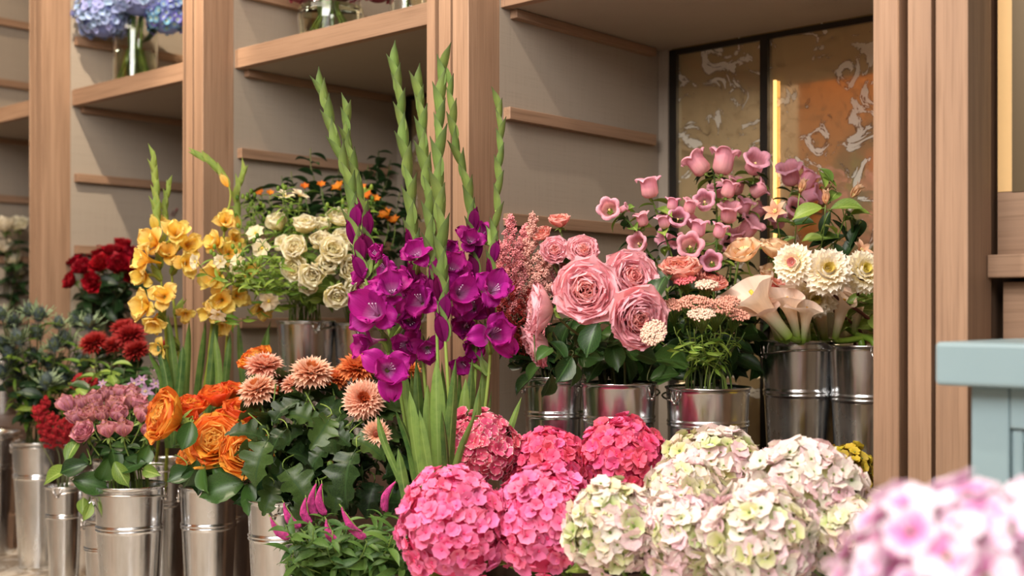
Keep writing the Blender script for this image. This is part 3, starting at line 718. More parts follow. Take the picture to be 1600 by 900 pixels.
WHT = petal_mat('cream_hydrangea_petal', (232, 236, 202), (248, 243, 228), (250, 236, 230), vein=.05, rnd_v=.08, rnd_h=.02, trans=.25, blot=(240, 206, 212))
WHG = petal_mat('green_hydrangea_petal', (190, 206, 112), (222, 228, 160), (238, 236, 204), vein=.05, rnd_v=.14, rnd_h=.03, trans=.25, blot=(236, 212, 202))
BIC = petal_mat('bicolour_hydrangea_petal', (214, 84, 164), (236, 150, 204), (248, 224, 240), vein=.05, rnd_v=.08, trans=.25, edge=(250, 238, 246), edgew=.22, blot=(246, 226, 240))
BLU = petal_mat('blue_hydrangea_petal', (128, 144, 200), (154, 168, 214), (176, 188, 226), vein=.06, rnd_v=.2, rnd_h=.03, trans=.2)
BLG = petal_mat('blue_green_hydrangea_petal', (190, 206, 150), (120, 146, 200), (84, 112, 180), vein=.06, rnd_v=.3, rnd_h=.06, trans=.2)
BEI = petal_mat('beige_hydrangea_petal', (170, 160, 100), (200, 180, 140), (206, 176, 160), vein=.06, rnd_v=.25, rnd_h=.04, trans=.2)
OCH = petal_mat('ochre_hydrangea_petal', (176, 150, 30), (204, 178, 50), (212, 186, 70), vein=.06, rnd_v=.3, rnd_h=.02, trans=.2)
fl3 = lambda mat, mc=HC, sp=False: [hyd_floret(mat, k, mc, sp) for k in range(4)]
fPK, fPK2, fPK3, fW, fG, fB, fBL, fBG, fBE, fOC = fl3(PK, PINKC), fl3(PK2, PINKC), fl3(PK3, PINKC), fl3(WHT), fl3(WHG), fl3(BIC, HC, True), fl3(BLU), fl3(BLG), fl3(BEI), fl3(OCH)
GP = 'pink hydrangea heads'; GW = 'cream hydrangea heads'
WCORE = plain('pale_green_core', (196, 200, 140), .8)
for a in [(708, 822, 2.10, 152, fPK, 'pinkhyd', 'large round pink hydrangea, lowest at the left of the pink ones', 175, 1.06),
          (850, 818, 2.12, 150, fPK, 'pinkhyd2', 'large round pink hydrangea left beside the cream hydrangeas', 175, 1.05),
          (745, 702, 2.30, 112, fPK3, 'pinkhyd', 'smaller dusky pink hydrangea with white petal rims below the purple gladioli', 120, .92),
          (858, 728, 2.32, 108, fPK2, 'pinkhyd2', 'deep pink hydrangea at the back between the white-rimmed and coral heads', 110, .9),
          (972, 716, 2.30, 116, fPK2, 'pinkhyd2', 'coral pink hydrangea in front of the rose bucket', 130, .95)]:
    px, py, F, d, pr, key, lab, n, sz = a
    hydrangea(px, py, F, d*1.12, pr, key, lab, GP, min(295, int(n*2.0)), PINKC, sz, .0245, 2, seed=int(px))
for a in [(958, 828, 1.98, 128, [fG[0], fW[1], fG[2], fW[3]], 'whitehyd', 'green-tinged cream hydrangea touching the pink ones', 120, 1.05),
          (1064, 842, 1.96, 128, fW+[fG[0]], 'whitehyd', 'blush cream hydrangea low between two cream neighbours', 120, .95),
          (1188, 842, 1.88, 160, fW+[fW[0], fG[1]], 'whitehyd2', 'largest cream hydrangea at the lower centre of the cream ones', 140, .95),
          (1256, 762, 2.02, 158, fW, 'whitehyd2', 'blush white hydrangea highest at the right, beside the pilaster', 140, .82),
          (1118, 738, 2.2, 148, [fW[0], fG[1], fW[2], fG[3]], 'whitehyd', 'broad cream and green hydrangea below the rice flower bucket', 140, .8),
          (1070, 775, 2.08, 112, [fG[0], fW[1], fW[2], fG[3]], 'whitehyd', 'pale green hydrangea in the middle behind the front heads', 110, .85),
          (1322, 842, 1.95, 118, fG+[fW[0]], 'whitehyd2', 'green and blush hydrangea right beside the blurred foreground head', 110, .95),
          (1372, 812, 2.0, 66, [fG[0], fG[1], fW[0]], 'whitehyd2', 'small pale green hydrangea in front of the pilaster foot', 50, .9)]:
    px, py, F, d, pr, key, lab, n, sz = a
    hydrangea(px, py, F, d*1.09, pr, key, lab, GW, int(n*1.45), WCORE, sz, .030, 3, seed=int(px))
hydrangea(1322, 742, 2.32, 92, fOC, 'whitehyd2', 'ochre yellow hydrangea head half hidden left of the pilaster', 'single hydrangeas', 70, plain('ochre_core', (120, 96, 24), .8), 1, .022, 1)
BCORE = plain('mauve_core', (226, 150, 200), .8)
hydrangea(1492, 934, .97, 345, fB, 'fghyd', 'blurred pink and white hydrangea in the foreground, left of two', 'foreground hydrangeas', 95, BCORE, 1, .036, 0, seed=3)
hydrangea(1665, 928, 1.0, 330, fB, 'fghyd', 'blurred pink and white hydrangea cut off at the right edge', 'foreground hydrangeas', 90, BCORE, 1, .036, 0, seed=5)

# ================================================================== GARDEN ROSES
def place_bloom(name, cat, proto, px, py, F, dpx, face, key, phrase, group, k=.5, stemr=.0028, lib=None, nl=3, ls=.05, smat=STEMG, off=.4, label=None, t0=.12, t1=.7):
    c = at(px, py, F); s = m2(dpx, F)*k; d = D(*face)
    root = thing(name, c-d*s*off, label, cat); inv = root.matrix_basis.inverted()
    spawn(proto, root, inv @ T(c) @ basis(d, rnd.random()*6.28) @ S(s))
    p = stem(root, c-d*s*off, d*.5+Vector((0, 0, .8)), key, stemr, smat) if key else None
    if lib and p: leaves(root, p, lib, nl, ls, t0, t1)
    if group: queue(group, root, px, phrase)
    return root
RP_o = petal_mat('garden_rose_outer', (255, 210, 206), (255, 206, 210), (255, 196, 208), vein=.05, rnd_v=.05, rnd_h=.006, trans=.42)
RP_m = petal_mat('garden_rose_middle', (252, 172, 172), (254, 184, 188), (255, 198, 204), vein=.05, rnd_v=.06, trans=.42)
RP_i = petal_mat('garden_rose_heart', (246, 140, 132), (250, 150, 148), (252, 178, 176), vein=.06, rnd_v=.06, trans=.42)
RQ_o = petal_mat('peach_rose_outer', (252, 186, 166), (252, 180, 164), (250, 186, 174), vein=.06, rnd_v=.08, trans=.4)
RQ_i = petal_mat('peach_rose_heart', (236, 110, 90), (240, 128, 108), (246, 156, 136), vein=.08, rnd_v=.08, trans=.3)
PR = [rose_proto(RP_o, RP_i, 64, 1.0, 1+k, True, .03, True, .5, RP_m) for k in range(3)]
PQ = [rose_proto(RQ_o, RQ_i, 42, .85, 11+k, True, .035) for k in range(2)]
for (px, py, F, d, face, pr, ph, k) in [
    (916, 455, 2.30, 118, (-.12, 1, .12), PR[0], 'largest pink garden rose with deep pink heart facing the viewer', .50),
    (984, 436, 2.40, 102, (.35, 1, .35), PR[1], 'pink garden rose with coral heart behind the two biggest', .5),
    (993, 496, 2.26, 112, (.35, 1, -.12), PR[2], 'pale pink garden rose turned right above the middle bucket', .5),
    (848, 484, 2.33, 96, (-1, .12, .1), PR[1], 'pink garden rose in profile facing the astilbe', .5),
    (842, 538, 2.36, 84, (-1, .2, -.45), PR[0], 'drooping pink garden rose, lowest by the astilbe', .5),
    (910, 393, 2.47, 56, (.1, 1, .5), PR[2], 'small coral-hearted garden rose above the largest rose', .52),
    (867, 392, 2.5, 50, (-.1, 1, .3), PR[0], 'small coral garden rose beside the astilbe tips', .52),
    (875, 348, 2.5, 44, (-.1, .5, 1), PQ[0], 'half open peach-pink rose, highest of its bunch', .5),
    (848, 368, 2.55, 40, (-.4, .6, .7), PQ[1], 'small half open pink rose among the astilbe tips', .5),
    (1064, 428, 2.45, 84, (-.1, .45, 1), PQ[0], 'salmon rose seen from the side below the bellflowers', .52),
    (1108, 444, 2.5, 66, (.3, .5, 1), PQ[1], 'salmon rose partly hidden behind the rice flowers', .52),
    (1052, 552, 2.62, 40, (.1, 1, .2), PQ[0], 'small salmon rose low in the dark leaves', .5),
    (1208, 450, 2.62, 44, (.1, .6, .6), PQ[1], 'salmon rose behind the calla trumpets', .5)]:
    r = place_bloom('garden_rose', 'flower', pr, px, py, F, d, face, 'rose' if px < 1040 else 'yarrow', ph, None, k, .003, ROSEL, 4, .055, STEMD, .38, label=ph+'')
    r['group'] = 'pink garden roses'
    if px == 993: R993 = r
    if px == 916: R916 = r
    if px == 842: R842 = r
    if px == 1064: R1064 = r
for (r, px, py, F, s, a, fc) in [(R916, 927, 530, 2.28, 46, 255, .7), (R916, 878, 545, 2.32, 34, 110, .6), (R842, 848, 548, 2.27, 30, 60, .8), (R842, 880, 577, 2.33, 40, 235, .7),
        (R993, 1005, 556, 2.3, 38, 345, .6), (R993, 1050, 556, 2.36, 56, 10, .5), (R916, 902, 515, 2.36, 44, 200, .6), (R842, 866, 520, 2.38, 34, 60, .5), (R993, 960, 560, 2.38, 40, 280, .5),
        (R1064, 1023, 452, 2.35, 46, 85, .7), (R842, 860, 605, 2.4, 34, 265, .7), (R916, 905, 585, 2.42, 36, 300, .6), (R993, 1038, 585, 2.4, 40, 20, .5), (R1064, 1040, 440, 2.42, 40, 60, .5),
        (R842, 832, 575, 2.45, 34, 210, .5), (R842, 815, 590, 2.5, 40, 190, .4), (R916, 890, 560, 2.45, 44, 260, .6), (R916, 935, 575, 2.45, 44, 240, .6), (R993, 985, 575, 2.42, 40, 300, .6)]:
    leaf_at(r, ROSEL, px, py, F, s*1.25, a, fc, (px+(8 if a > 120 else -14), py-26, F+.05), STEMD)
# loose dark foliage standing in the same bucket
for px, py, F, key in [(900, 560, 2.46, 'rose'), (940, 550, 2.5, 'rose'), (980, 560, 2.52, 'rose'), (1010, 540, 2.56, 'rose'), (1060, 520, 2.6, 'yarrow'), (1100, 540, 2.6, 'yarrow'), (1150, 540, 2.6, 'yarrow'), (1140, 500, 2.62, 'yarrow'), (860, 570, 2.6, 'astilbe'), (830, 570, 2.62, 'astilbe'), (800, 560, 2.62, 'astilbe'), (885, 540, 2.6, 'astilbe'),
        (1030, 500, 2.68, 'yarrow'), (1075, 480, 2.7, 'bells'), (1120, 470, 2.72, 'bells'), (1160, 500, 2.7, 'bells'), (1175, 540, 2.75, 'bells'), (1100, 560, 2.56, 'yarrow'), (1050, 570, 2.56, 'yarrow'), (1150, 570, 2.66, 'bells'), (1180, 575, 2.8, 'bells'), (1010, 575, 2.6, 'rose'), (930, 575, 2.6, 'rose'), (1040, 600, 2.8, 'bells'), (1090, 420, 2.74, 'bells'), (1140, 430, 2.76, 'bells'), (1200, 420, 2.86, 'bells2'), (1050, 450, 2.74, 'bells'), (1320, 420, 2.85, 'bells2'), (1285, 400, 2.86, 'bells2'), (1250, 480, 2.9, 'bells2')]:
    c = at(px, py-30, F); r = thing('leafy_branch', c); p = stem(r, c, Vector((0, 0, 1)), key, .002, STEMD); leaves(r, p, DARKL+ROSEL, 12, .06, .0, .62, up=.2)
    setp(r, None, 'foliage'); queue('dark leafy branches in the pink rose buckets', r, px, 'dark green leafy branch filling the bucket under the pink flowers')

# ================================================================== PURPLE GLADIOLI
def spike(name, pts, F, tlo, mats, key, nb, bl=.06, bw=.0105, fl=(), phrase='', group='', buds=None, label=None, rs=.0048, hue=None, nleaf=2):
    """pts: picture path from the mouth of the bucket to the tip; tlo: where the green bracts start; fl: florets (px,py,F,dpx,face,proto)"""
    P = [at(x, y, F+(dF if False else 0)) for x, y in pts]; b, mouth = stem_target(key, .8)
    root = thing(name, mouth, label, 'flower'); inv = root.matrix_basis.inverted()
    full = smooth([b, mouth.lerp(P[0], .35)]+P, 6)
    m = MB(); m.tube(full, rs, rs*.35, 7); wpart('stem', m.mesh('stem', mats['stem']), root)
    up = smooth(P, 8); n = len(up)-1
    ph = rnd.random()*.6-.3
    nb += 3
    for k in range(nb):
        t = tlo+(1-tlo)*(k/(nb-.4))**.92; i = min(t*n, n-1.001); j = int(i); p = up[j].lerp(up[j+1], i-j); tg = (up[j+1]-up[j]).normalized()
        sgn = 1 if k % 2 else -1; side = AX*sgn*(.62+.1*math.cos(ph*5+k))-AY*(.75+sgn*math.sin(ph)*.3)
        s = (1-.30*k/nb)*bl*1.28*rnd.uniform(.92, 1.08)
        me = mats['bract'][k % len(mats['bract'])]
        part('bract', me, root, inv @ T(p+side.normalized()*.002) @ frame(tg, side) @ S(s))
        if buds and k < buds*.7: part('bud', mats['bud'], root, inv @ T(p+side.normalized()*.003) @ frame(tg+side.normalized()*.25, side) @ S(s*.72))
    for (px, py, Ff, d, face, pr) in fl:
        c = at(px, py, Ff); dd = D(*face); s = m2(d, Ff)*.58
        # nearest stem point
        q = min(full, key=lambda v: (v-(c-dd*s*.6-Vector((0, 0, s*.5)))).length)
        spawn(pr, root, inv @ T(c-dd*s*.25) @ basis(dd, rnd.random()*6.28) @ S(s))
        t2 = c-dd*s*.75; mm = MB(); mm.tube(bez(q, q.lerp(t2, .3)+Vector((0, 0, .006)), t2+dd*-.01, t2+dd*.01, 5), .004, .0045, 6); wpart('flower_tube', mm.mesh('flower_tube', mats['stem']), root)
        for sd in (1, -1):
            part('spathe', mats['bract'][0], root, inv @ T(q) @ frame((t2-q).normalized()*.6+Vector((0, 0, 1))*.6, (dd+AX*sd*.8)) @ S(.055))
    if group: queue(group, root, pts[-1][0], phrase)
    return root
def bract_mesh(mat, seed, W=.19):
    P, U = petal_grid(1, W, 5+5*seed, 9, 1, .5, 0, 2, .32, 1.5, .95, 4, 7, tip=0, seed=seed); m = MB(); m.grid(P, U); return m.mesh('bract', mat)
GB = petal_mat('gladiolus_bract', (118, 144, 74), (124, 148, 76), (84, 98, 62), vein=.14, rnd_v=.16, rnd_h=.012, trans=.2, rough=.45)
GS = petal_mat('gladiolus_stem', (120, 152, 70), (140, 168, 80), (150, 176, 92), vein=.08, rnd_v=.1, trans=.05)
GPo = petal_mat('purple_gladiolus_petal', (216, 150, 200), (180, 36, 144), (170, 26, 134), vein=.14, rnd_v=.16, rnd_h=.012, trans=.3, p1=.4)
GPi = petal_mat('purple_gladiolus_throat', (150, 70, 120), (206, 120, 186), (190, 60, 160), vein=.16, trans=.3)
GPd = petal_mat('dark_purple_bud', (110, 10, 80), (126, 12, 92), (120, 8, 84), vein=.1, rnd_v=.2, trans=.2)
ST = plain('pale_anther', (226, 206, 226), .6); STY = plain('cream_anther', (240, 220, 150), .6)
def bud_mesh(mat):
    m = MB()
    for k in range(3):
        g = petal_grid(1, .24, 2, 8, 1, .8, .02, 2, .5, 2.5, .7, 3, 6); m.grid(g[0], g[1], RZ(k*2.1))
    return m.mesh('bud', mat)
PM = {'stem': GS, 'bract': [bract_mesh(GB, k) for k in range(3)], 'bud': bud_mesh(GPd)}
GF = [glad_floret(GPo, GPi, k, ST) for k in range(3)]+[glad_floret(GPo, GPi, 8, ST, .55)]
KP = 'purple gladiolus spikes'
V = lambda *a: a
spike('gladiolus', [(668, 800), (640, 700), (622, 600), (590, 500), (562, 400), (548, 300), (520, 205), (502, 138)], 2.36, .52, PM, 'pglad', 13, .062, fl=[
    (585, 487, 2.27, 92, (-.2, 1, .25), GF[0]), (606, 577, 2.24, 86, (.15, 1, .1), GF[1]), (612, 452, 2.30, 70, (.1, 1, .5), GF[2]), (590, 398, 2.34, 46, (-.3, 1, .5), GF[3]), (570, 430, 2.38, 54, (-1, .2, .4), GF[0]), (572, 535, 2.32, 62, (-.8, .5, -.1), GF[2])], buds=5, phrase='purple gladiolus leaning left to a long curved green tip', group=KP)
spike('gladiolus', [(676, 800), (660, 690), (632, 600), (603, 500), (580, 390), (560, 290), (545, 230), (541, 178)], 2.44, .56, PM, 'pglad', 10, .055, fl=[
    (640, 500, 2.36, 66, (.2, 1, .0), GF[3]), (634, 540, 2.40, 60, (-.2, 1, -.2), GF[1]), (600, 420, 2.42, 54, (-.5, 1, .2), GF[2])], buds=3, phrase='shorter purple gladiolus just right of the left-leaning one', group=KP)
spike('gladiolus', [(682, 800), (672, 700), (664, 600), (655, 500), (648, 400), (640, 300), (628, 190), (617, 98)], 2.40, .50, PM, 'pglad', 13, .066, fl=[
    (650, 396, 2.33, 60, (-.1, 1, .5), GF[0]), (655, 470, 2.34, 74, (-.2, 1, .2), GF[2]), (668, 545, 2.38, 56, (.1, 1, -.1), GF[1]), (640, 440, 2.4, 56, (-.5, 1, .2), GF[1])], buds=4, phrase='tallest purple gladiolus, straight, in front of the shelf', group=KP)
spike('gladiolus', [(692, 800), (690, 700), (685, 600), (682, 500), (676, 400), (668, 300), (660, 210), (654, 134)], 2.33, .46, PM, 'pglad', 13, .064, fl=[
    (700, 392, 2.40, 50, (.3, 1, .3), GF[3])], buds=2, phrase='purple gladiolus with dense green bracts before the pilaster edge', group=KP)
spike('gladiolus', [(700, 800), (706, 700), (700, 600), (694, 500), (690, 400), (686, 300), (686, 200), (692, 100)], 2.30, .38, PM, 'pglad', 15, .070, fl=[
    (708, 420, 2.34, 60, (.3, 1, .5), GF[2]), (722, 456, 2.33, 76, (.5, 1, .2), GF[0])], buds=3, phrase='thick purple gladiolus in front with the broadest green tip', group=KP)
spike('gladiolus', [(712, 800), (730, 700), (742, 600), (744, 500), (742, 400), (733, 310), (712, 220), (701, 118)], 2.42, .52, PM, 'pglad', 12, .055, fl=[
    (735, 375, 2.4, 50, (.2, 1, .4), GF[1]), (738, 480, 2.4, 66, (-.2, 1, .2), GF[2]), (742, 540, 2.42, 62, (.1, 1, -.4), GF[3])], buds=5, phrase='purple gladiolus with thin tip arching over the pilaster', group=KP)
spike('gladiolus', [(722, 800), (745, 720), (760, 620), (768, 520), (770, 420), (776, 320), (782, 230), (779, 163)], 2.38, .46, PM, 'pglad', 12, .05, fl=[
    (770, 452, 2.32, 70, (.3, 1, .3), GF[0]), (772, 522, 2.32, 80, (.35, 1, .1), GF[1]), (752, 365, 2.44, 46, (.1, .8, .5), GF[2]), (726, 510, 2.42, 60, (-.1, 1, 0), GF[3]), (722, 570, 2.42, 44, (.1, 1, -.5), GF[0])], buds=5, phrase='rightmost purple gladiolus with bright open flowers beside the astilbe', group=KP)
def sword(root, pts, F, w, mat, name='leaf'):
    P = smooth([at(x, y, F) for x, y in pts], 5); n = len(P)-1; G = []; U = []
    tw = rnd.uniform(-.9, .9)
    for i, p in enumerate(P):
        t = i/n; ww = w*min(1, (1-t)*4)**.6*(.6+.4*min(1, t*3)); sd = (AX*math.cos(tw+t*.4)+AY*math.sin(tw+t*.4))
        nn = (-AY*math.cos(tw)+AX*math.sin(tw))
        G.append([p-sd*ww, p-sd*ww*.45+nn*ww*.25, p+nn*ww*.4, p+sd*ww*.45+nn*ww*.25, p+sd*ww]); U.append([(j/4, t) for j in range(5)])
    m = MB(); m.grid(G, U); wpart(name, m.mesh(name, mat), root)
glads = [r for _, r, _ in LQ[KP]]
for k, (pts, F, w) in enumerate([
    ([(672, 830), (640, 700), (618, 640)], 2.26, .010), ([(676, 840), (655, 720), (640, 610)], 2.22, .014), ([(680, 840), (672, 700), (668, 600)], 2.28, .013),
    ([(690, 840), (686, 700), (682, 560)], 2.24, .015), ([(696, 840), (700, 720), (712, 560)], 2.22, .013), ([(704, 840), (720, 700), (728, 590)], 2.30, .012),
    ([(708, 840), (736, 720), (750, 600)], 2.28, .011), ([(714, 840), (752, 720), (768, 610)], 2.34, .012), ([(690, 840), (660, 700), (650, 560)], 2.4, .012),
    ([(700, 840), (775, 720), (815, 620)], 2.32, .008), ([(668, 850), (630, 760), (600, 690), (590, 650)], 2.2, .007), ([(660, 850), (636, 780), (622, 700)], 2.18, .010),
    ([(700, 840), (696, 720), (690, 640)], 2.2, .012), ([(720, 840), (745, 740), (757, 560)], 2.42, .012), ([(684, 840), (650, 740), (630, 560)], 2.42, .012),
    ([(700, 850), (712, 730), (745, 640)], 2.22, .008), ([(690, 850), (670, 730), (655, 640)], 2.18, .009), ([(712, 850), (728, 730), (738, 560)], 2.36, .014)]):
    sword(glads[k % 7], pts, F, w, GLADLEAF)

# ================================================================== YELLOW GLADIOLI
GYo = petal_mat('yellow_gladiolus_petal', (252, 196, 64), (254, 216, 100), (255, 230, 140), vein=.10, rnd_v=.10, rnd_h=.012, trans=.35)
GYi = petal_mat('yellow_gladiolus_throat', (230, 150, 20), (244, 180, 50), (248, 200, 80), vein=.1, trans=.3)
YM = {'stem': petal_mat('yellow_glad_stem', (140, 150, 50), (150, 162, 60), (176, 184, 90), vein=.08, trans=.1),
      'bract': [bract_mesh(petal_mat('yellow_glad_bract', (150, 168, 80), (160, 180, 88), (150, 170, 90), vein=.1, rnd_v=.14, trans=.25), k, .2) for k in range(3)], 'bud': bud_mesh(GYo)}
YF_ = [glad_floret(GYo, GYi, 20+k, STY) for k in range(3)]
KY = 'yellow gladiolus spikes'
a, b, c = YF_
spike('gladiolus', [(270, 640), (262, 560), (256, 480), (250, 420), (246, 360), (244, 310), (240, 245)], 2.96, .66, YM, 'yglad', 8, .05, fl=[
    (275, 364, 2.90, 50, (.3, 1, .3), a), (237, 378, 2.92, 54, (-.5, 1, .3), b), (225, 405, 2.9, 50, (-.8, .7, .2), c), (222, 432, 2.92, 44, (-.5, 1, -.2), a), (254, 462, 2.88, 52, (0, 1, .2), b), (224, 478, 2.9, 54, (-.6, 1, .1), c), (240, 505, 2.9, 44, (0, .8, -.6), a)], buds=1, phrase='yellow gladiolus with clustered flowers and pale green buds', group=KY)
spike('gladiolus', [(284, 640), (280, 560), (272, 480), (268, 420), (264, 370), (258, 330), (263, 290)], 3.0, .72, YM, 'yglad', 5, .04, fl=[
    (296, 382, 2.95, 50, (.8, .8, .1), b), (292, 412, 2.93, 48, (.6, 1, 0), c), (262, 395, 2.95, 44, (.1, 1, .4), a), (290, 492, 2.97, 34, (.3, 1, -.6), b), (248, 545, 2.9, 34, (-.4, 1, -.2), c)], buds=1, phrase='second yellow gladiolus, its flowers turned right before the pilaster', group=KY)
spike('gladiolus', [(318, 640), (326, 560), (334, 480), (344, 420), (352, 350), (360, 300), (338, 262), (312, 243)], 3.02, .74, YM, 'behind', 7, .045, fl=[
    (353, 345, 2.96, 40, (.3, 1, .3), a), (336, 378, 2.96, 42, (-.5, 1, .2), b), (358, 395, 3.0, 46, (.4, 1, .1), c), (334, 432, 2.96, 56, (-.3, 1, .2), a), (344, 470, 2.96, 56, (0, 1, -.1), b), (372, 462, 3.0, 46, (.6, 1, .0), c), (325, 488, 2.98, 40, (-.6, .8, -.4), a)], buds=1, phrase='yellow gladiolus whose green tip bends left over the pilaster', group=KY)
spike('gladiolus', [(350, 640), (352, 580), (356, 520), (372, 440), (376, 380), (370, 310), (380, 268)], 3.08, .72, YM, 'behind', 6, .045, fl=[
    (366, 375, 3.06, 40, (.3, 1, .3), b), (348, 508, 3.04, 38, (.2, 1, -.6), c), (408, 482, 3.08, 46, (.5, 1, -.6), a), (388, 425, 3.08, 44, (.3, 1, .2), c)], buds=1, phrase='rearmost yellow gladiolus mixed into the cream flowers', group=KY)
yg = [r for _, r, _ in LQ[KY]]
for k, (pts, F, w) in enumerate([([(262, 700), (255, 600), (232, 550)], 2.92, .012), ([(268, 700), (262, 600), (246, 530)], 2.9, .011), ([(276, 700), (274, 600), (262, 490)], 2.94, .010),
    ([(284, 700), (290, 600), (296, 500)], 2.98, .011), ([(300, 700), (310, 600), (322, 500)], 3.0, .011), ([(318, 700), (328, 600), (340, 480)], 3.02, .011), ([(330, 700), (342, 600), (336, 520)], 2.96, .009),
    ([(344, 700), (352, 600), (360, 520)], 3.05, .009), ([(270, 700), (282, 590), (286, 540)], 2.9, .009), ([(380, 700), (396, 590), (424, 500)], 3.12, .008), ([(390, 690), (380, 600), (372, 500)], 3.14, .009), ([(400, 690), (412, 600), (420, 510)], 3.1, .008)]):
    sword(yg[k % 4], pts, F, w, GLADLEAF)

# ================================================================== MAUVE, ORANGE, RED, WHITE ROSES
MVo = petal_mat('mauve_rose_petal', (206, 122, 142), (216, 140, 158), (224, 162, 170), edge=(206, 140, 110), edgew=.06, vein=.08, rnd_v=.1, trans=.25)
MVi = petal_mat('mauve_rose_heart', (168, 84, 110), (184, 100, 124), (206, 130, 140), vein=.08, trans=.25)
MV = [rose_proto(MVo, MVi, 15, .42+.08*k, 30+k, False, .02, True, .7, fullness=1.15) for k in range(3)]+[rose_proto(MVo, MVi, 26, .8, 34, False, .02)]
for i, (px, py, F, d, face, k) in enumerate([(106, 636, 2.82, 36, (-.5, .3, 1), 0), (122, 656, 2.76, 36, (-.4, .6, 1), 1), (133, 678, 2.70, 38, (-.3, 1, .8), 3), (128, 634, 2.84, 30, (-.2, .4, 1), 0), (142, 652, 2.76, 34, (-.1, .6, 1), 2), (150, 628, 2.84, 32, (-.1, .3, 1), 1),
        (166, 622, 2.88, 32, (0, .3, 1), 0), (161, 652, 2.74, 32, (0, .5, 1), 1), (168, 676, 2.66, 34, (-.1, .4, 1), 0), (180, 638, 2.80, 34, (0, .4, 1), 2), (187, 652, 2.74, 34, (.1, .5, 1), 1), (193, 674, 2.66, 36, (.1, .5, 1), 0),
        (186, 618, 2.90, 30, (0, .3, 1), 2), (202, 632, 2.84, 34, (.2, .3, 1), 1), (222, 652, 2.74, 36, (.4, .4, 1), 0), (216, 634, 2.82, 32, (.3, .3, 1), 2), (205, 618, 2.90, 30, (.2, .3, 1), 0), (232, 678, 2.70, 32, (.5, .5, 1), 1), (150, 640, 2.8, 30, (0, .3, 1), 1)]):
    place_bloom('rose', 'flower', MV[k], px, py, F, d*1.2, face, 'mauve', 'mauve pink rose bud' if k != 3 else 'mauve rose opened to a flat rosette', 'mauve roses', .62, .0019, ROSEL, 5, .042, STEMG, .45)
lastmauve = LQ['mauve roses'][0][1]
for (px, py, s, a) in [(108, 702, 34, 80), (85, 740, 44, 195), (118, 732, 34, 200), (140, 755, 44, 350), (208, 730, 34, 20), (165, 735, 36, 250), (190, 740, 36, 300), (240, 740, 30, 340), (128, 790, 26, 100), (138, 800, 24, 60), (122, 715, 30, 150), (180, 720, 30, 90), (226, 715, 30, 60)]:
    leaf_at(lastmauve, LIGHTL if py in (740, 790, 800, 702) else ROSEL, px, py, 2.66, s*1.3, a, .6, (px+14, py-14, 2.7))
ORo = petal_mat('orange_rose_petal', (255, 200, 60), (255, 176, 62), (254, 158, 72), vein=.08, rnd_v=.10, rnd_h=.02, trans=.35)
ORi = petal_mat('orange_rose_heart', (250, 146, 34), (254, 176, 62), (255, 200, 104), vein=.08, rnd_h=.01, trans=.35)
ORr = petal_mat('red_orange_rose_petal', (253, 156, 44), (251, 132, 54), (249, 116, 60), vein=.08, rnd_v=.10, rnd_h=.012, trans=.35)
OR = [rose_proto(ORo, ORi, 38, .9, 40, True, .03), rose_proto(ORo, ORi, 34, 1.0, 41, True, .03), rose_proto(ORr, ORo, 24, .8, 42, True, .035)]
KO = 'orange roses'
for (px, py, F, d, face, k, ph) in [(266, 652, 2.66, 76, (-.75, .65, .35), 0, 'big golden orange rose in profile beside the mauve roses'), (300, 640, 2.74, 52, (.1, .3, 1), 2, 'red-orange rose behind the big profile rose'),
        (340, 624, 2.78, 52, (0, .3, 1), 2, 'half open red-orange rose at the back'), (364, 615, 2.82, 42, (.3, .3, 1), 2, 'small orange rose tucked behind near the chrysanthemum'),
        (338, 692, 2.60, 78, (-.1, 1, .55), 1, 'largest orange rose facing the viewer'), (374, 650, 2.7, 58, (.3, .5, 1), 2, 'red-orange rose under the pale chrysanthemum'),
        (301, 712, 2.64, 46, (-.5, .4, .6), 0, 'small yellow-orange rose, lowest at the left of its bunch'), (384, 708, 2.58, 70, (.1, .9, .4), 1, 'wide orange rose beside the lobed leaves'),
        (406, 722, 2.62, 46, (.6, .6, .1), 2, 'orange rose mostly hidden by dark lobed leaves'), (402, 566, 2.78, 50, (-.3, .4, .8), 0, 'orange rose standing highest behind the chrysanthemums'),
        (290, 664, 2.70, 44, (-.1, .6, .6), 2, 'dark orange rose deep in the bunch'), (355, 660, 2.7, 44, (0, .8, .8), 2, 'red-orange rose above the largest orange rose'), (440, 622, 2.72, 34, (.2, .8, .6), 2, 'small orange rose between chrysanthemum leaves')]:
    r = place_bloom('rose', 'flower', OR[k], px, py, F, d*1.36, face, 'orange', None, None, .52, .0026, ROSEL, 4, .055, STEMG, .4, label=ph); r['group'] = KO
    if px == 338: RO = r
for (px, py, s, a) in [(292, 680, 40, 250), (350, 765, 60, 200), (375, 770, 46, 350), (300, 742, 44, 250), (330, 745, 40, 300), (395, 785, 56, 285), (285, 745, 36, 210), (270, 735, 34, 200), (350, 742, 40, 320)]:
    leaf_at(RO, ROSEL, px, py, 2.56, s*1.2, a, .6, (px+4, py-24, 2.62))
RDo = petal_mat('red_rose_petal', (112, 2, 18), (142, 4, 26), (160, 8, 32), vein=.1, rnd_v=.15, rnd_h=.003, trans=.15)
RDi = petal_mat('red_rose_heart', (90, 2, 12), (120, 3, 18), (150, 8, 26), vein=.1, rnd_h=.003, trans=.15)
RD = [rose_proto(RDo, RDi, 26, .85, 50+k, False, .02) for k in range(3)]
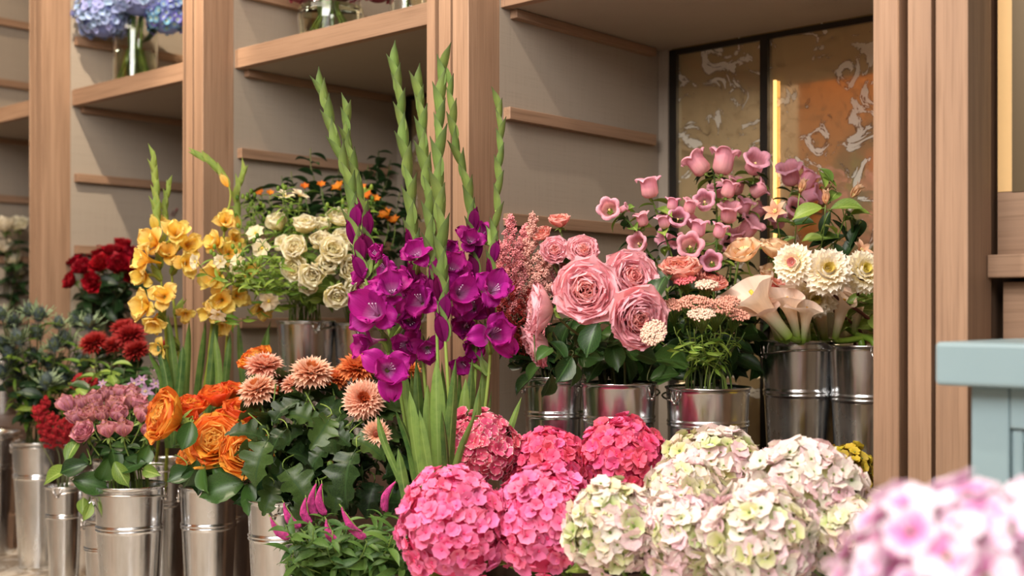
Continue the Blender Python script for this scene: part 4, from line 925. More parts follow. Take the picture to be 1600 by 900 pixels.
for i, (px, py, F, d, face) in enumerate([(186, 416, 3.85, 50, (.1, 1, .5)), (158, 414, 3.9, 44, (-.1, 1, .7)), (130, 420, 3.9, 42, (-.3, .9, .7)), (112, 440, 3.9, 38, (-.7, .8, .3)), (145, 442, 3.85, 40, (-.1, 1, 0)), (118, 408, 4.0, 38, (-.5, .5, .9)),
        (150, 396, 4.05, 38, (-.1, .5, 1)), (178, 394, 4.05, 40, (.1, .5, 1)), (205, 398, 4.0, 38, (.4, .6, .9)), (192, 384, 4.1, 36, (.2, .4, 1)), (206, 430, 3.9, 34, (.5, .8, .1)), (219, 336, 4.3, 34, (0, .8, .5)), (224, 362, 4.3, 36, (.1, 1, .2)), (262, 332, 4.3, 34, (.1, 1, .5))]):
    place_bloom('rose', 'flower', RD[i % 3], px, py, F, d, face, 'redrose', 'deep red rose' if py > 370 else 'deep red rose high in the bay shade', 'red roses', .53, .0024, DARKL, 6, .075, STEMD, .4)
WRo = petal_mat('white_rose_petal', (214, 214, 160), (236, 228, 200), (240, 232, 214), vein=.05, rnd_v=.06, trans=.3)
WR = [rose_proto(WRo, WRo, 22, .7+.2*k, 60+k, False, .03) for k in range(2)]
for i, (px, py, d) in enumerate([(8, 355, 42), (28, 352, 40), (10, 388, 38), (22, 406, 30), (30, 428, 24), (-8, 400, 30)]):
    place_bloom('rose', 'flower', WR[i % 2], px, py, 4.65+i*.03, d, (.1, .7, .8), 'whiterose', 'white rose in the far left bay', 'white roses', .53, .0024, DARKL, 7, .09, STEMD, .4)

# ================================================================== CREAM LISIANTHUS
LSo = petal_mat('lisianthus_petal', (230, 226, 140), (253, 243, 194), (255, 249, 224), vein=.04, rnd_v=.05, rnd_h=.01, trans=.42)
LSi = petal_mat('lisianthus_heart', (214, 210, 110), (248, 234, 166), (253, 242, 196), vein=.06, trans=.35)
LS = [rose_proto(LSo, LSi, 20+4*k, .62+.15*k, 70+k, True, .06, True, .5, fullness=1.05) for k in range(3)]
for i, (px, py, F, d, face) in enumerate([(436, 352, 3.05, 40, (-.3, .7, .9)), (478, 356, 3.0, 42, (0, .6, .9)), (532, 344, 3.05, 42, (.2, .6, 1)), (500, 382, 2.98, 42, (.1, .8, .7)), (464, 390, 2.94, 44, (-.2, 1, .4)), (520, 392, 2.95, 40, (.3, .9, .4)),
        (492, 426, 2.92, 50, (-.1, .9, -.3)), (526, 456, 2.90, 46, (.2, .8, -.5)), (462, 418, 2.95, 38, (-.3, 1, -.1)), (512, 412, 2.96, 44, (.2, 1, .1)), (545, 420, 2.98, 44, (.5, 1, 0)), (536, 378, 3.02, 36, (.4, .8, .6)),
        (446, 384, 3.02, 34, (-.4, .8, .5)), (482, 442, 2.96, 34, (-.1, .7, -.7)), (556, 448, 2.98, 38, (.4, .8, -.4)), (506, 356, 3.06, 36, (0, .6, 1)), (555, 385, 3.04, 38, (.5, .7, .3))]):
    r = place_bloom('lisianthus', 'flower', LS[i % 3], px, py, F, d*1.18, face, 'cream', 'cream ruffled lisianthus', 'cream lisianthus', .56, .0018, LIGHTL, 3, .05, STEMG, .45, t1=.6)
# pale thin-petalled flowers on wiry stems, with fine green leaves
PLo = petal_mat('ivory_thin_petal', (236, 214, 150), (250, 236, 200), (252, 240, 214), vein=.06, trans=.4)
def thin_proto(seed):
    R = random.Random(seed); m = MB()
    for k in range(7):
        g = petal_grid(1, .36, 50+R.uniform(-20, 30), 30, 1, .2, .06, 3, .6, 4, .5, 4, 5, seed=seed+k); m.grid(g[0], g[1], RZ(k*.9))
    m.ball((0, 0, .05), .16, None, 1); return [('bloom', m.mesh('bloom', [PLo, plain('yellow_center', (210, 180, 60), .6)]), Matrix(), None)]
TP = [thin_proto(k) for k in range(3)]
for i, (px, py, F, d, face) in enumerate([(400, 365, 3.0, 30, (-.4, .8, .5)), (410, 388, 2.95, 34, (-.2, 1, 0)), (446, 308, 3.1, 32, (0, .3, 1)), (468, 306, 3.1, 30, (.3, .3, 1)), (341, 490, 2.85, 30, (0, .6, -.7)), (372, 408, 2.9, 26, (-.3, 1, .3)), (306, 409, 2.84, 26, (-.7, 1, 0)), (370, 420, 2.95, 24, (0, 1, 0)), (420, 470, 2.95, 34, (.2, .8, -.6)), (345, 408, 2.88, 24, (-.4, 1, 0))]):
    place_bloom('ranunculus', 'flower', TP[i % 3], px, py, F, d, face, 'cream', 'ivory thin-petalled flower on a wiry green stem', 'ivory thin-petalled flowers', .55, .0012, NARROWL, 10, .04, STEMG, .1, t0=.02, t1=.55)
for i in range(34):
    px = rnd.uniform(345, 575); py = rnd.uniform(285, 345)+abs(px-460)*.22*(1 if px < 460 else .2); F = rnd.uniform(3.0, 3.2)
    if i < 12: px, py, F = rnd.uniform(345, 430), rnd.uniform(370, 430), rnd.uniform(2.85, 2.98)
    c = at(px, py, F); r = thing('filler_sprig', c, None, 'foliage'); p = stem(r, c, D(rnd.uniform(-.6, .6), .2, 1), 'cream' if i % 2 else 'alstro', .0011, STEMG)
    leaves(r, p, NARROWL, 16, .036, .0, .42, up=.6)
    for _ in range(2):
        g = MB(); q = c+Vector((rnd.uniform(-.02, .02), rnd.uniform(-.02, .02), rnd.uniform(0, .02))); g.tube([c, q], .0008, .0008, 4); g.ball(tuple(q), .005, None, 0, 6, 4, 1.5); wpart('bud', g.mesh('bud', FINELEAF), r)
    queue('green sprigs among the cream flowers', r, px, 'feathery light green sprig among the cream flowers')
ALo = petal_mat('alstroemeria_petal', (244, 160, 40), (240, 150, 40), (236, 120, 40), vein=.14, rnd_v=.1, rnd_h=.01, trans=.3)
def alst(seed):
    m = MB()
    for k in range(6):
        g = petal_grid(1, .24, 25, 28, 1, .4, .02, 2, .7, 3, .6, 3, 6, tip=20, seed=seed+k); m.grid(g[0], g[1], RZ(k*PI/3) @ T(Vector((0, 0, -.3))))
    return [('bloom', m.mesh('bloom', ALo), Matrix(), None)]
AL = [alst(k) for k in range(2)]
for i, (px, py, F, d) in enumerate([(530, 294, 3.3, 30), (562, 296, 3.25, 30), (574, 308, 3.22, 28), (552, 306, 3.28, 26), (604, 338, 3.3, 34), (616, 346, 3.3, 26), (407, 303, 3.3, 20), (422, 303, 3.3, 18), (476, 293, 3.3, 20), (502, 290, 3.3, 20), (586, 312, 3.3, 22)]):
    place_bloom('alstroemeria', 'flower', AL[i % 2], px, py, F, d, (rnd.uniform(-.5, .5), .6, .7), 'alstro', 'orange alstroemeria at the back of the middle bay', 'orange alstroemerias', .6, .0016, DARKL+LIGHTL, 5, .05, STEMG, .2, t0=.03, t1=.5)
for i, (px, py, F) in enumerate([(485, 232, 3.42), (548, 268, 3.45), (575, 258, 3.4), (592, 235, 3.5), (610, 250, 3.5), (520, 278, 3.4), (600, 290, 3.4), (440, 275, 3.4), (625, 300, 3.4), (560, 285, 3.45), (455, 268, 3.42), (530, 262, 3.5), (640, 330, 3.35), (590, 320, 3.4), (505, 300, 3.4), (470, 300, 3.35), (420, 310, 3.3), (390, 300, 3.3), (540, 320, 3.4)]):
    c = at(px, py, F); r = thing('leafy_branch', c, None, 'foliage'); p = stem(r, c, D(.1, 0, 1), 'alstro', .002, STEMD)
    leaves(r, p, DARKL, 13, .055, .0, .5, up=.7); queue('dark branches at the back of the middle bay', r, px, 'dark leafy branch at the back of the middle bay')

# ================================================================== CHRYSANTHEMUMS
CMo = petal_mat('bronze_mum_petal', (216, 110, 76), (240, 170, 142), (250, 210, 190), vein=.06, rnd_v=.06, trans=.25)
CMi = petal_mat('bronze_mum_heart', (190, 70, 36), (214, 96, 54), (226, 128, 84), vein=.06, trans=.25)
COo = petal_mat('orange_mum_petal', (206, 92, 40), (230, 128, 66), (240, 160, 104), vein=.06, rnd_v=.06, trans=.25)
rows = [(10, .34, 5, -10, 1), (16, .48, 18, -14, 1), (20, .62, 32, -14, 1), (24, .76, 46, -12, 0), (28, .88, 60, -10, 0), (30, .98, 74, -6, 0), (30, 1.02, 88, 0, 0), (28, 1.0, 104, 6, 0)]
CM = [daisy_proto([CMo, CMi], rows, k, W=.115) for k in range(2)]; CO = [daisy_proto([COo, CMi], rows, 5, W=.115)]
rows2 = [(16, .35, 20, -5, 1), (22, .72, 55, 5, 0), (22, .95, 70, 10, 0), (20, 1.0, 86, 5, 0)]
CS = [daisy_proto([CMo, CMi, plain('mum_button', (120, 44, 20), .7)], rows2, 9, W=.11, center=(.22, .08))]
MU = {}
for (px, py, F, d, face, pr, ph) in [(413, 570, 2.66, 62, (.1, .22, 1), CM[0], 'flat peach chrysanthemum before the highest orange rose'), (402, 607, 2.60, 62, (-.3, .45, 1), CM[1], 'pale peach chrysanthemum above the orange roses'),
        (487, 580, 2.58, 66, (.1, .5, 1), CM[0], 'peach chrysanthemum with rusty heart, topmost in the middle'), (462, 598, 2.64, 50, (-.4, .4, 1), CM[1], 'peach chrysanthemum half hidden behind the middle one'),
        (558, 573, 2.62, 60, (.2, .35, 1), CO[0], 'orange-tinted chrysanthemum left of the purple gladiolus flowers'), (568, 624, 2.50, 66, (.15, 1, .45), CM[0], 'peach chrysanthemum facing the viewer below the gladiolus flower'),
        (588, 678, 2.46, 48, (.1, 1, .1), CS[0], 'small open chrysanthemum with dark button centre'), (523, 590, 2.68, 46, (.1, .3, 1), CO[0], 'small orange chrysanthemum at the back of the bunch'), (640, 576, 2.66, 36, (.3, .5, 1), CO[0], 'orange chrysanthemum peeking out behind the gladiolus stems'), (437, 590, 2.7, 34, (0, .3, 1), CO[0], 'small orange chrysanthemum between the two pale left ones')]:
    r = place_bloom('chrysanthemum', 'flower', pr, px, py, F, d*1.1, face, 'mum', None, None, .5, .0032, MUML, 6, .075, STEMG, .3, label=ph, t0=.08, t1=.75); r['group'] = 'peach chrysanthemums'; MU[px] = r
m = MB(); m.ball((0, 0, 0), .5, None, 1, 8, 6)
for k in range(26):
    g = petal_grid(.8, .12, 10+50*(k/26), -20, 1, .5, 0, 2, .5, 4, .6, 2, 4); m.grid(g[0], g[1], RZ(k*2.4) @ T(Vector((0, 0, -.3))))
budp = [('bud', m.mesh('bud', [petal_mat('red_mum_bud', (150, 20, 30), (190, 36, 46), (206, 60, 60), trans=.15), STEMG]), Matrix(), None)]
r = place_bloom('chrysanthemum', 'flower', budp, 516, 725, 2.42, 22, (0, .6, .8), 'mum', None, None, .5, .0022, None, 0, .06, STEMG, .5, label='small red chrysanthemum bud alone among dark lobed leaves'); r['group'] = 'peach chrysanthemums'
for (px, py, F, s, a, fc) in [(412, 722, 2.42, 74, 262, .75), (462, 762, 2.40, 74, 300, .7), (500, 675, 2.42, 62, 235, .6), (524, 684, 2.42, 52, 320, .6), (552, 745, 2.38, 90, 268, .8), (388, 692, 2.46, 66, 190, .4), (440, 640, 2.5, 56, 60, .5),
        (470, 655, 2.5, 60, 160, .6), (598, 640, 2.5, 60, 40, .4), (575, 700, 2.45, 64, 330, .6), (500, 730, 2.5, 70, 250, .6), (540, 680, 2.5, 70, 290, .6), (440, 700, 2.44, 64, 260, .6), (484, 790, 2.45, 66, 250, .7), (420, 780, 2.46, 50, 250, .7),
        (606, 730, 2.5, 60, 300, .6), (580, 780, 2.5, 60, 260, .7), (470, 620, 2.6, 50, 80, .4), (515, 640, 2.56, 60, 120, .5), (530, 770, 2.5, 66, 260, .7), (620, 690, 2.54, 60, 320, .6), (455, 690, 2.52, 60, 220, .6), (480, 700, 2.56, 66, 280, .7), (520, 720, 2.56, 70, 240, .7), (430, 745, 2.52, 60, 230, .7)]:
    root = MU[min(MU, key=lambda q: abs(q-px))]
    leaf_at(root, MUML, px, py, F, s*.95, a, fc*.85, (px+rnd.uniform(-10, 10), py-s*.7, F+.06))
RMo = petal_mat('maroon_mum_petal', (110, 12, 18), (140, 20, 26), (168, 48, 46), vein=.06, rnd_v=.1, rnd_h=.003, trans=.15)
RM = [daisy_proto([RMo, RMo], rows, 3, W=.075)]
for (px, py, F, d) in [(146, 534, 3.42, 50), (204, 522, 3.40, 52), (178, 538, 3.44, 40), (212, 546, 3.36, 46), (262, 542, 3.45, 34), (192, 512, 3.5, 44)]:
    place_bloom('chrysanthemum', 'flower', RM[0], px, py, F, d, (rnd.uniform(-.3, .3), .5, 1), 'redmum', 'maroon chrysanthemum in shade between thistles and yellow gladioli', 'maroon chrysanthemums', .52, .003, DARKL+MUML, 9, .075, STEMD, .3, t0=.05, t1=.7)
# clematis stars behind the mauve roses
CLo = petal_mat('lilac_star_petal', (206, 190, 206), (190, 150, 184), (176, 130, 170), vein=.14, trans=.2)
def star(mat, mc, seed, n=6, lean=70, bend=15, W=.2):
    m = MB(); R = random.Random(seed)
    for k in range(n):
        g = petal_grid(1, W, lean+R.uniform(-12, 12), bend, 1, .3, .03, 2, .5, 1.6, .9, 3, 5, tip=25, seed=seed+k); m.grid(g[0], g[1], RZ(k*2*PI/n))
    for k in range(8): m.tube([Vector((0, 0, 0)), Vector((.15*math.cos(k), .15*math.sin(k), .25))], .02, .03, 4, 1)
    return [('bloom', m.mesh('bloom', [mat, mc]), Matrix(), None)]
SL = star(CLo, STY, 1)
for (px, py, d) in [(210, 600, 24), (228, 612, 30), (222, 594, 20), (250, 575, 22), (244, 600, 20), (160, 600, 16)]:
    place_bloom('clematis', 'flower', SL, px, py, 3.0, d, (.1, 1, .4), 'mauve', 'lilac white star flower behind the mauve roses', 'lilac star flowers', .55, .0012, ROSEL, 3, .04, STEMG, .1)
# shaded foliage between the thistles and the gladioli
for i, (px, py, F) in enumerate([(175, 565, 3.25), (195, 575, 3.2), (215, 580, 3.2), (160, 580, 3.3), (235, 570, 3.3), (140, 600, 3.2), (120, 590, 3.3), (185, 600, 3.1), (205, 560, 3.4), (150, 560, 3.4), (240, 590, 3.2)]):
    c = at(px, py, F); r = thing('leafy_branch', c, None, 'foliage'); p = stem(r, c, D(.1, 0, 1), 'redmum', .002, STEMD)
    leaves(r, p, ROSEL if i % 3 else LIGHTL, 11, .055, .0, .5, up=.5); queue('green branches behind the mauve roses', r, px, 'leafy green branch behind the mauve roses')

# ================================================================== THISTLES, CELOSIA
TH = leaf_mat('thistle_bract', (84, 106, 80), (142, 158, 118), None, .6, .1); THH = leaf_mat('thistle_head', (44, 58, 60), (92, 106, 106), None, .7, .05)
def thistle_proto(seed):
    R = random.Random(seed); h = MB(); h.ball((0, 0, .35), .30, None, 0, 10, 7, 1.4)
    for i in range(150):
        z = 1-2*(i+.5)/150; rr = math.sqrt(1-z*z); a = i*2.4; d = Vector((rr*math.cos(a), rr*math.sin(a), z*1.4)); p = Vector((0, 0, .35))+d*.28; q = p+(d+Vector((0, 0, .3))).normalized()*R.uniform(.16, .26); s_ = Vector((0, 0, 1)).cross(d); s_ = s_.normalized()*.035 if s_.length > .01 else Vector((.035, 0, 0))
        h.raw([tuple(p-s_), tuple(p+s_), tuple(q)], [(0, 1, 2)])
    b = MB()
    for k in range(22):
        g = petal_grid(1.15*R.uniform(.75, 1.2), .06, 60+R.uniform(-25, 25), -14, 1, .3, .01, 2, .3, 1.4, 1, 2, 7)
        P = g[0]
        for i in range(len(P)):
            if i % 2: P[i] = [(x*3.0, y, z+.04) for x, y, z in P[i]]
        b.grid(P, g[1], RZ(k*2.4))
    return [('thistle_head', h.mesh('thistle_head', THH), Matrix(), None), ('bract_ring', b.mesh('bract_ring', TH), Matrix(), 0)]
TT = [thistle_proto(k) for k in range(2)]
for i, (px, py, d) in enumerate([(60, 500, 30), (45, 492, 26), (22, 512, 30), (62, 528, 32), (33, 537, 34), (8, 545, 28), (108, 540, 36), (120, 510, 28), (140, 514, 30), (16, 563, 36), (80, 577, 36), (126, 576, 36), (4, 498, 26), (92, 512, 26), (96, 602, 30), (32, 600, 30), (70, 604, 32), (4, 590, 30), (48, 562, 28), (112, 604, 28), (140, 545, 26), (86, 548, 30)]):
    r = place_bloom('thistle', 'flower', TT[i % 2], px, py, 3.46+.05*(i % 4), d*1.5, (rnd.uniform(-.4, .4), .3, 1), 'thistle', 'blue-grey sea holly thistle head', 'sea holly thistles', .6, .002, DARKL+NARROWL, 9, .06, STEMD, 0, t0=.04, t1=.75)
CE = plain('crimson_plume', (160, 12, 28), .75, noise=.3, nscale=60)
def plume(name, cat, px0, py0, px1, py1, F, wdt, mat, key, phrase, group, n=300, rr=.0022, smat=STEMD, dens=1.0, taper=1.0, branch=True, label=None, nl=0):
    a, b = at(px0, py0, F), at(px1, py1, F); ax = (b-a); Ln = ax.length; d = ax.normalized()
    root = thing(name, a, label, cat); m = MB(); X1 = d.cross(AY).normalized(); Y1 = d.cross(X1)
    ww = m2(wdt, F)/2
    if not branch: m.tube([a+ax*.9, b+ax*.12], m2(wdt, F)*.16, .0006, 6, 1)
    if branch:
        nb = max(8, int(Ln/.006))
        for k in range(nb):
            t = k/nb; th = k*2.4; o = (X1*math.cos(th)+Y1*math.sin(th)); L = ww*(1-t)**taper*1.3+.004; s0 = a+ax*t; e = s0+(o*.8+d*.75)*L
            m.tube([s0, e], .0006, .0004, 3, 1)
            for q in range(max(2, int(n/nb))):
                f = rnd.random()**.6; p = s0.lerp(e, f)+Vector((rnd.gauss(0, 1), rnd.gauss(0, 1), rnd.gauss(0, 1)))*.0025
                m.octa(p, rr*rnd.uniform(.6, 1.2))
    else:
        for k in range(n):
            t = (k+.5)/n; th = k*2.4; R_ = ww*min(1, (1-t)*1.5+.12)*min(1, t*6+.5); p = a+ax*t+X1*math.sin(t*PI)*ww*1.1+(X1*math.cos(th)+Y1*math.sin(th))*R_
            m.octa(p, rr*rnd.uniform(.8, 1.15), sz=1.0)
    m.tube([a, b], .0016, .0006, 5, 1)
    wpart('plume', m.mesh('plume', [mat, smat]), root, 'stuff')
    p = stem(root, a, d, key, .0016, smat) if key else None
    if nl and p: leaves(root, p, DARKL, nl, .05, .0, .6)
    if group: queue(group, root, px1, phrase)
    return root
for (a, b, c, d_, w) in [(92, 690, 54, 636, 26), (100, 700, 80, 648, 30), (112, 706, 100, 656, 30), (108, 690, 118, 648, 24), (88, 700, 64, 662, 26), (60, 660, 74, 622, 16), (128, 612, 122, 588, 22), (146, 612, 142, 590, 20)]:
    plume('celosia', 'flower', a, b, c, d_, 3.38, w, CE, 'celosia', 'crimson celosia plume left of the mauve roses', 'crimson celosia plumes', 1000, .0024, taper=.6)

# ================================================================== ASTILBE
AS1 = plain('astilbe_pink', (222, 140, 146), .7, noise=.35, nscale=50); AS2 = plain('astilbe_rust', (158, 48, 44), .7, noise=.35, nscale=50); AS3 = plain('astilbe_blush', (232, 172, 160), .7, noise=.3, nscale=50)
for i, (x0, y0, x1, y1, w, mt) in enumerate([(800, 470, 797, 336, 44, AS1), (826, 480, 833, 334, 44, AS3), (812, 500, 812, 372, 50, AS1), (790, 500, 783, 378, 40, AS1), (838, 500, 852, 388, 46, AS3), (866, 480, 880, 398, 34, AS1),
        (800, 560, 800, 440, 52, AS2), (820, 560, 826, 452, 52, AS2), (842, 470, 862, 376, 34, AS3), (785, 540, 782, 450, 40, AS2), (836, 540, 842, 440, 40, AS1), (815, 440, 822, 352, 30, AS1)]):
    plume('astilbe', 'flower', x0, y0, x1, y1, 2.52+.03*(i % 3), w, mt, 'astilbe', ['feathery pink astilbe plume', 'rusty red astilbe plume low in the bunch', 'pale blush astilbe plume'][[AS1, AS2, AS3].index(mt)], 'astilbe plumes', 2200, .0022, taper=.8, nl=2)

# ================================================================== RICE FLOWER UMBELS
RFm = plain('rice_flower_pink', (214, 150, 130), .6, noise=.25, nscale=120); RFp = plain('rice_flower_rose', (222, 110, 116), .6, noise=.3, nscale=120); RFw = plain('rice_flower_cream', (222, 190, 170), .6, noise=.25, nscale=120)
def umbel(px, py, F, dpx, mat, ph, n=150, key='yarrow', tilt=(0, .3, 1)):
    c = at(px, py, F); R = m2(dpx, F)/2; d = D(*tilt); M = T(c) @ basis(d); root = thing('rice_flower', c-d*R, None, 'flower')
    m = MB(); s = MB(); base = c-d*R*1.5
    for k in range(n):
        a = k*2.4; r = R*math.sqrt((k+.5)/n); p = M @ Vector((r*math.cos(a), r*math.sin(a), R*.30*(1-(r/R)**2)+rnd.uniform(-.003, .003))); rr = .0026*rnd.uniform(.75, 1.2)
        m.ball(tuple(p), rr, None, 0, 5, 3)
        if k % 4 == 0: s.tube([base, base.lerp(p, .6)+d*.004, p], .0006, .0004, 3)
    wpart('flower_cluster', m.mesh('flower_cluster', mat), root, 'stuff'); wpart('stalks', s.mesh('stalks', STEMG), root)
    p = stem(root, base, d, key, .0014, STEMG); leaves(root, p, NARROWL, 7, .03, .1, .7)
    queue('rice flower umbels', root, px, ph); return root
for a in [(1052, 478, 2.38, 46, RFm, 'dusty pink umbel of tiny rice flowers'), (1086, 474, 2.34, 56, RFm, 'dusty pink umbel of tiny rice flowers'), (1120, 480, 2.36, 56, RFm, 'dusty pink umbel of tiny rice flowers'), (1150, 492, 2.38, 44, RFm, 'dusty pink umbel of tiny rice flowers'),
          (1096, 492, 2.30, 44, RFw, 'cream umbel of tiny rice flowers'), (1070, 438, 2.42, 34, RFp, 'small rose pink umbel before the salmon rose'), (1104, 446, 2.4, 36, RFw, 'small cream umbel before the salmon rose'), (1136, 472, 2.4, 40, RFm, 'dusty pink umbel of tiny rice flowers')]:
    umbel(*a, n=160, tilt=(rnd.uniform(-.2, .2), .35, 1))
umbel(1021, 520, 2.2, 44, RFw, 'cream rice flower umbel hanging in front of the pale garden rose', 150, 'yarrow', (-.5, .8, .5))
for i in range(9):
    px = 1060+i*13; c = at(px, 500+rnd.uniform(-10, 30), rnd.uniform(2.34, 2.44)); r = thing('filler_sprig', c, None, 'foliage'); p = stem(r, c, D(rnd.uniform(-.3, .3), 0, 1), 'yarrow', .0014, STEMG); leaves(r, p, NARROWL, 9, .03, .1, .8)
    queue('green sprigs in the rice flower bucket', r, px, 'thin green stem with tiny leaves in the rice flower bucket')

# ================================================================== BELLFLOWERS
BLo = petal_mat('bellflower_pink', (236, 186, 178), (232, 158, 176), (242, 178, 200), vein=.10, rnd_v=.10, rnd_h=.012, trans=.4)
BP = [bell_proto(BLo, LIGHTLEAF, STY, k) for k in range(2)]
KB = 'pink bellflower stalks'
for (path, F, bells, ph) in [
    ([(1060, 520), (1035, 430), (1010, 390), (985, 350), (965, 332)], 2.52, [(952, 328, 38, (-.2, 1, .15)), (998, 381, 34, (-.5, .9, .3)), (1003, 342, 28, (-.3, .2, 1)), (975, 326, 18, (.8, .4, .4))], 'bellflower stalk reaching furthest left over the pink roses'),
    ([(1075, 520), (1055, 420), (1036, 360), (1018, 310)], 2.60, [(1014, 292, 42, (-.15, .1, 1)), (1051, 318, 26, (.1, .1, 1)), (1059, 343, 34, (0, 1, .4)), (1037, 345, 28, (-.3, .2, 1)), (1078, 322, 30, (.3, .3, 1))], 'bellflower stalk with an upright bell before the mirror frame'),
    ([(1110, 520), (1118, 420), (1120, 340), (1116, 280), (1112, 262)], 2.64, [(1090, 256, 46, (-.5, -.2, .7)), (1131, 252, 50, (.2, -.1, 1)), (1101, 316, 36, (-.2, 1, .5)), (1139, 332, 40, (0, .5, 1)), (1139, 295, 34, (.3, .1, 1)), (1080, 345, 32, (-.6, .1, .6))], 'tallest bellflower stalk with dark green tip'),
    ([(1140, 520), (1150, 430), (1166, 350), (1176, 290), (1178, 272)], 2.70, [(1180, 256, 44, (.1, .8, .6)), (1186, 296, 34, (.9, .3, .5)), (1170, 356, 44, (.5, .5, .7)), (1163, 322, 32, (.3, .3, .8)), (1150, 370, 30, (-.1, .4, .8))], 'bellflower stalk just left of the dark mullion'),
    ([(1100, 540), (1094, 460), (1088, 410), (1086, 390)], 2.52, [(1078, 386, 44, (-.1, .9, .2)), (1112, 410, 36, (-.2, .9, .2)), (1092, 356, 34, (.1, .2, 1)), (1125, 360, 30, (.3, .2, 1))], 'lowest bellflower stalk above the salmon roses'),
    ([(1180, 520), (1200, 430), (1224, 340), (1240, 290)], 2.84, [(1234, 272, 44, (-.3, .5, .8)), (1262, 280, 40, (.5, .2, .8)), (1268, 305, 36, (.7, .4, .2)), (1215, 345, 32, (-.2, .5, .6)), (1245, 330, 40, (0, .7, .4))], 'shaded bellflower stalk right of the dark mullion'),
    ([(1120, 540), (1140, 440), (1142, 360), (1150, 300)], 2.76, [(1120, 300, 32, (-.2, .4, .8)), (1152, 290, 34, (.2, .3, .9)), (1185, 330, 30, (.6, .3, .5)), (1062, 380, 30, (-.5, .5, .3)), (1140, 385, 34, (0, .6, .3)), (1040, 372, 30, (-.6, .4, .2))], 'bellflower stalk in the shade behind the others')]:
    P = smooth([at(x, y, F) for x, y in path], 6); b, mouth = stem_target('bells' if path[0][0] < 1170 else 'bells2')
    root = thing('bellflower', mouth, None, 'flower'); inv = root.matrix_basis.inverted()
    m = MB(); full = smooth([b, mouth]+[at(x, y, F) for x, y in path], 6); m.tube(full, .0035, .002, 6); wpart('stem', m.mesh('stem', STEMG), root)
    for (px, py, d, face) in bells:
        s = m2(d, F)*.47; dd = D(*face); c = at(px, py, F-.02)-dd*s*.9
        spawn(rnd.choice(BP), root, inv @ T(c) @ basis(dd, rnd.random()*6.28) @ S(s))
        q = min(full, key=lambda v: (v-c).length+max(0, v.z-c.z)); mm = MB(); mm.tube(bez(q, q.lerp(c, .4)+Vector((0, 0, .004)), c-dd*.02, c, 5), .0018, .0016, 5); wpart('flower_stalk', mm.mesh('flower_stalk', STEMG), root)
    leaves(root, list(reversed(full)), LIGHTL+DARKL, 22, .042, .0, .6, up=.5)
    queue(KB, root, path[-1][0], ph)

# ================================================================== CALLAS, POPPIES, DAHLIAS, CLEMATIS
CAo = petal_mat('calla_spathe', (140, 172, 54), (255, 238, 214), (255, 230, 216), vein=.05, rnd_v=.05, trans=.35, p1=.42)
def calla_proto(seed):
    m = MB(); nu, nv = 24, 12; P = []; U = []; R = random.Random(seed)
    for i in range(nv+1):
        v = i/nv; row = []; uo = []
        for j in range(nu+1):
            a = -PI*1.08+2.16*PI*j/nu; back = math.cos(a)          # a=0 is the back where the tip is
            h = .35+.65*(.5+.5*back)**1.4; r = .075+.06*v+.17*v**3*(.5+.7*(.5+.5*back)); sp_ = 1-.06*abs(a)/PI
            flare = .34*max(0, v-.68)**1.2*(1+.6*math.sin(3*a+seed))
            tipf = math.exp(-(a*3.2)**2)*v**5*.55
            z = v*(.95+.30*h) - flare*.9
            row.append(((r+flare)*math.sin(a)*sp_*(1+.2*v), -(r+flare)*math.cos(a)*sp_-tipf*.7, z+tipf*.25)); uo.append((j/nu, v))
        P.append(row); U.append(uo)
    m.grid(P, U); s = MB(); s.tube([Vector((0, 0, .3)), Vector((0, 0, .95))], .045, .03, 8)
    return [('spathe', m.mesh('spathe', CAo), Matrix(), None), ('spadix', s.mesh('spadix', plain('spadix_yellow', (236, 180, 60), .6)), Matrix(), 0)]
CP = [calla_proto(k) for k in range(3)]
for i, (bx_, by_, mx, my, F, spin) in enumerate([(1232, 526, 1160, 440, 2.52, .4), (1222, 528, 1188, 470, 2.54, .2), (1256, 530, 1262, 470, 2.56, .6), (1228, 520, 1172, 448, 2.60, .9), (1216, 530, 1196, 456, 2.66, 2.2), (1246, 526, 1226, 452, 2.56, .3), (1262, 530, 1250, 455, 2.64, -.8), (1244, 530, 1238, 430, 2.7, 1.2), (1305, 528, 1322, 455, 2.62, -.5), (1288, 530, 1276, 450, 2.72, .2), (1335, 520, 1345, 450, 2.66, -1), (1312, 500, 1330, 430, 2.72, 1), (1210, 500, 1178, 430, 2.72, 1.4)]):
    a, b = at(bx_, by_, F), at(mx, my, F-.05); dd = (b-a); root = thing('calla_lily', a, None, 'flower'); inv = root.matrix_basis.inverted()
    Mz = frame(dd, AX*math.cos(spin*.8)+AY*(.25+.9*math.sin(spin*.8))); spawn(CP[i % 3], root, inv @ T(a) @ Mz @ S(dd.length*.88))
    stem(root, a+dd*.05, dd, 'calla' if bx_ < 1280 else 'dahlia', .0075, leaf_mat('calla_stem', (110, 150, 50), (150, 180, 70), rough=.35))
    queue('calla lilies', root, mx, 'blush cream calla lily trumpet with green base')
PPo = petal_mat('peach_poppy_petal', (246, 196, 136), (253, 218, 172), (255, 228, 194), vein=.07, rnd_v=.05, trans=.45)
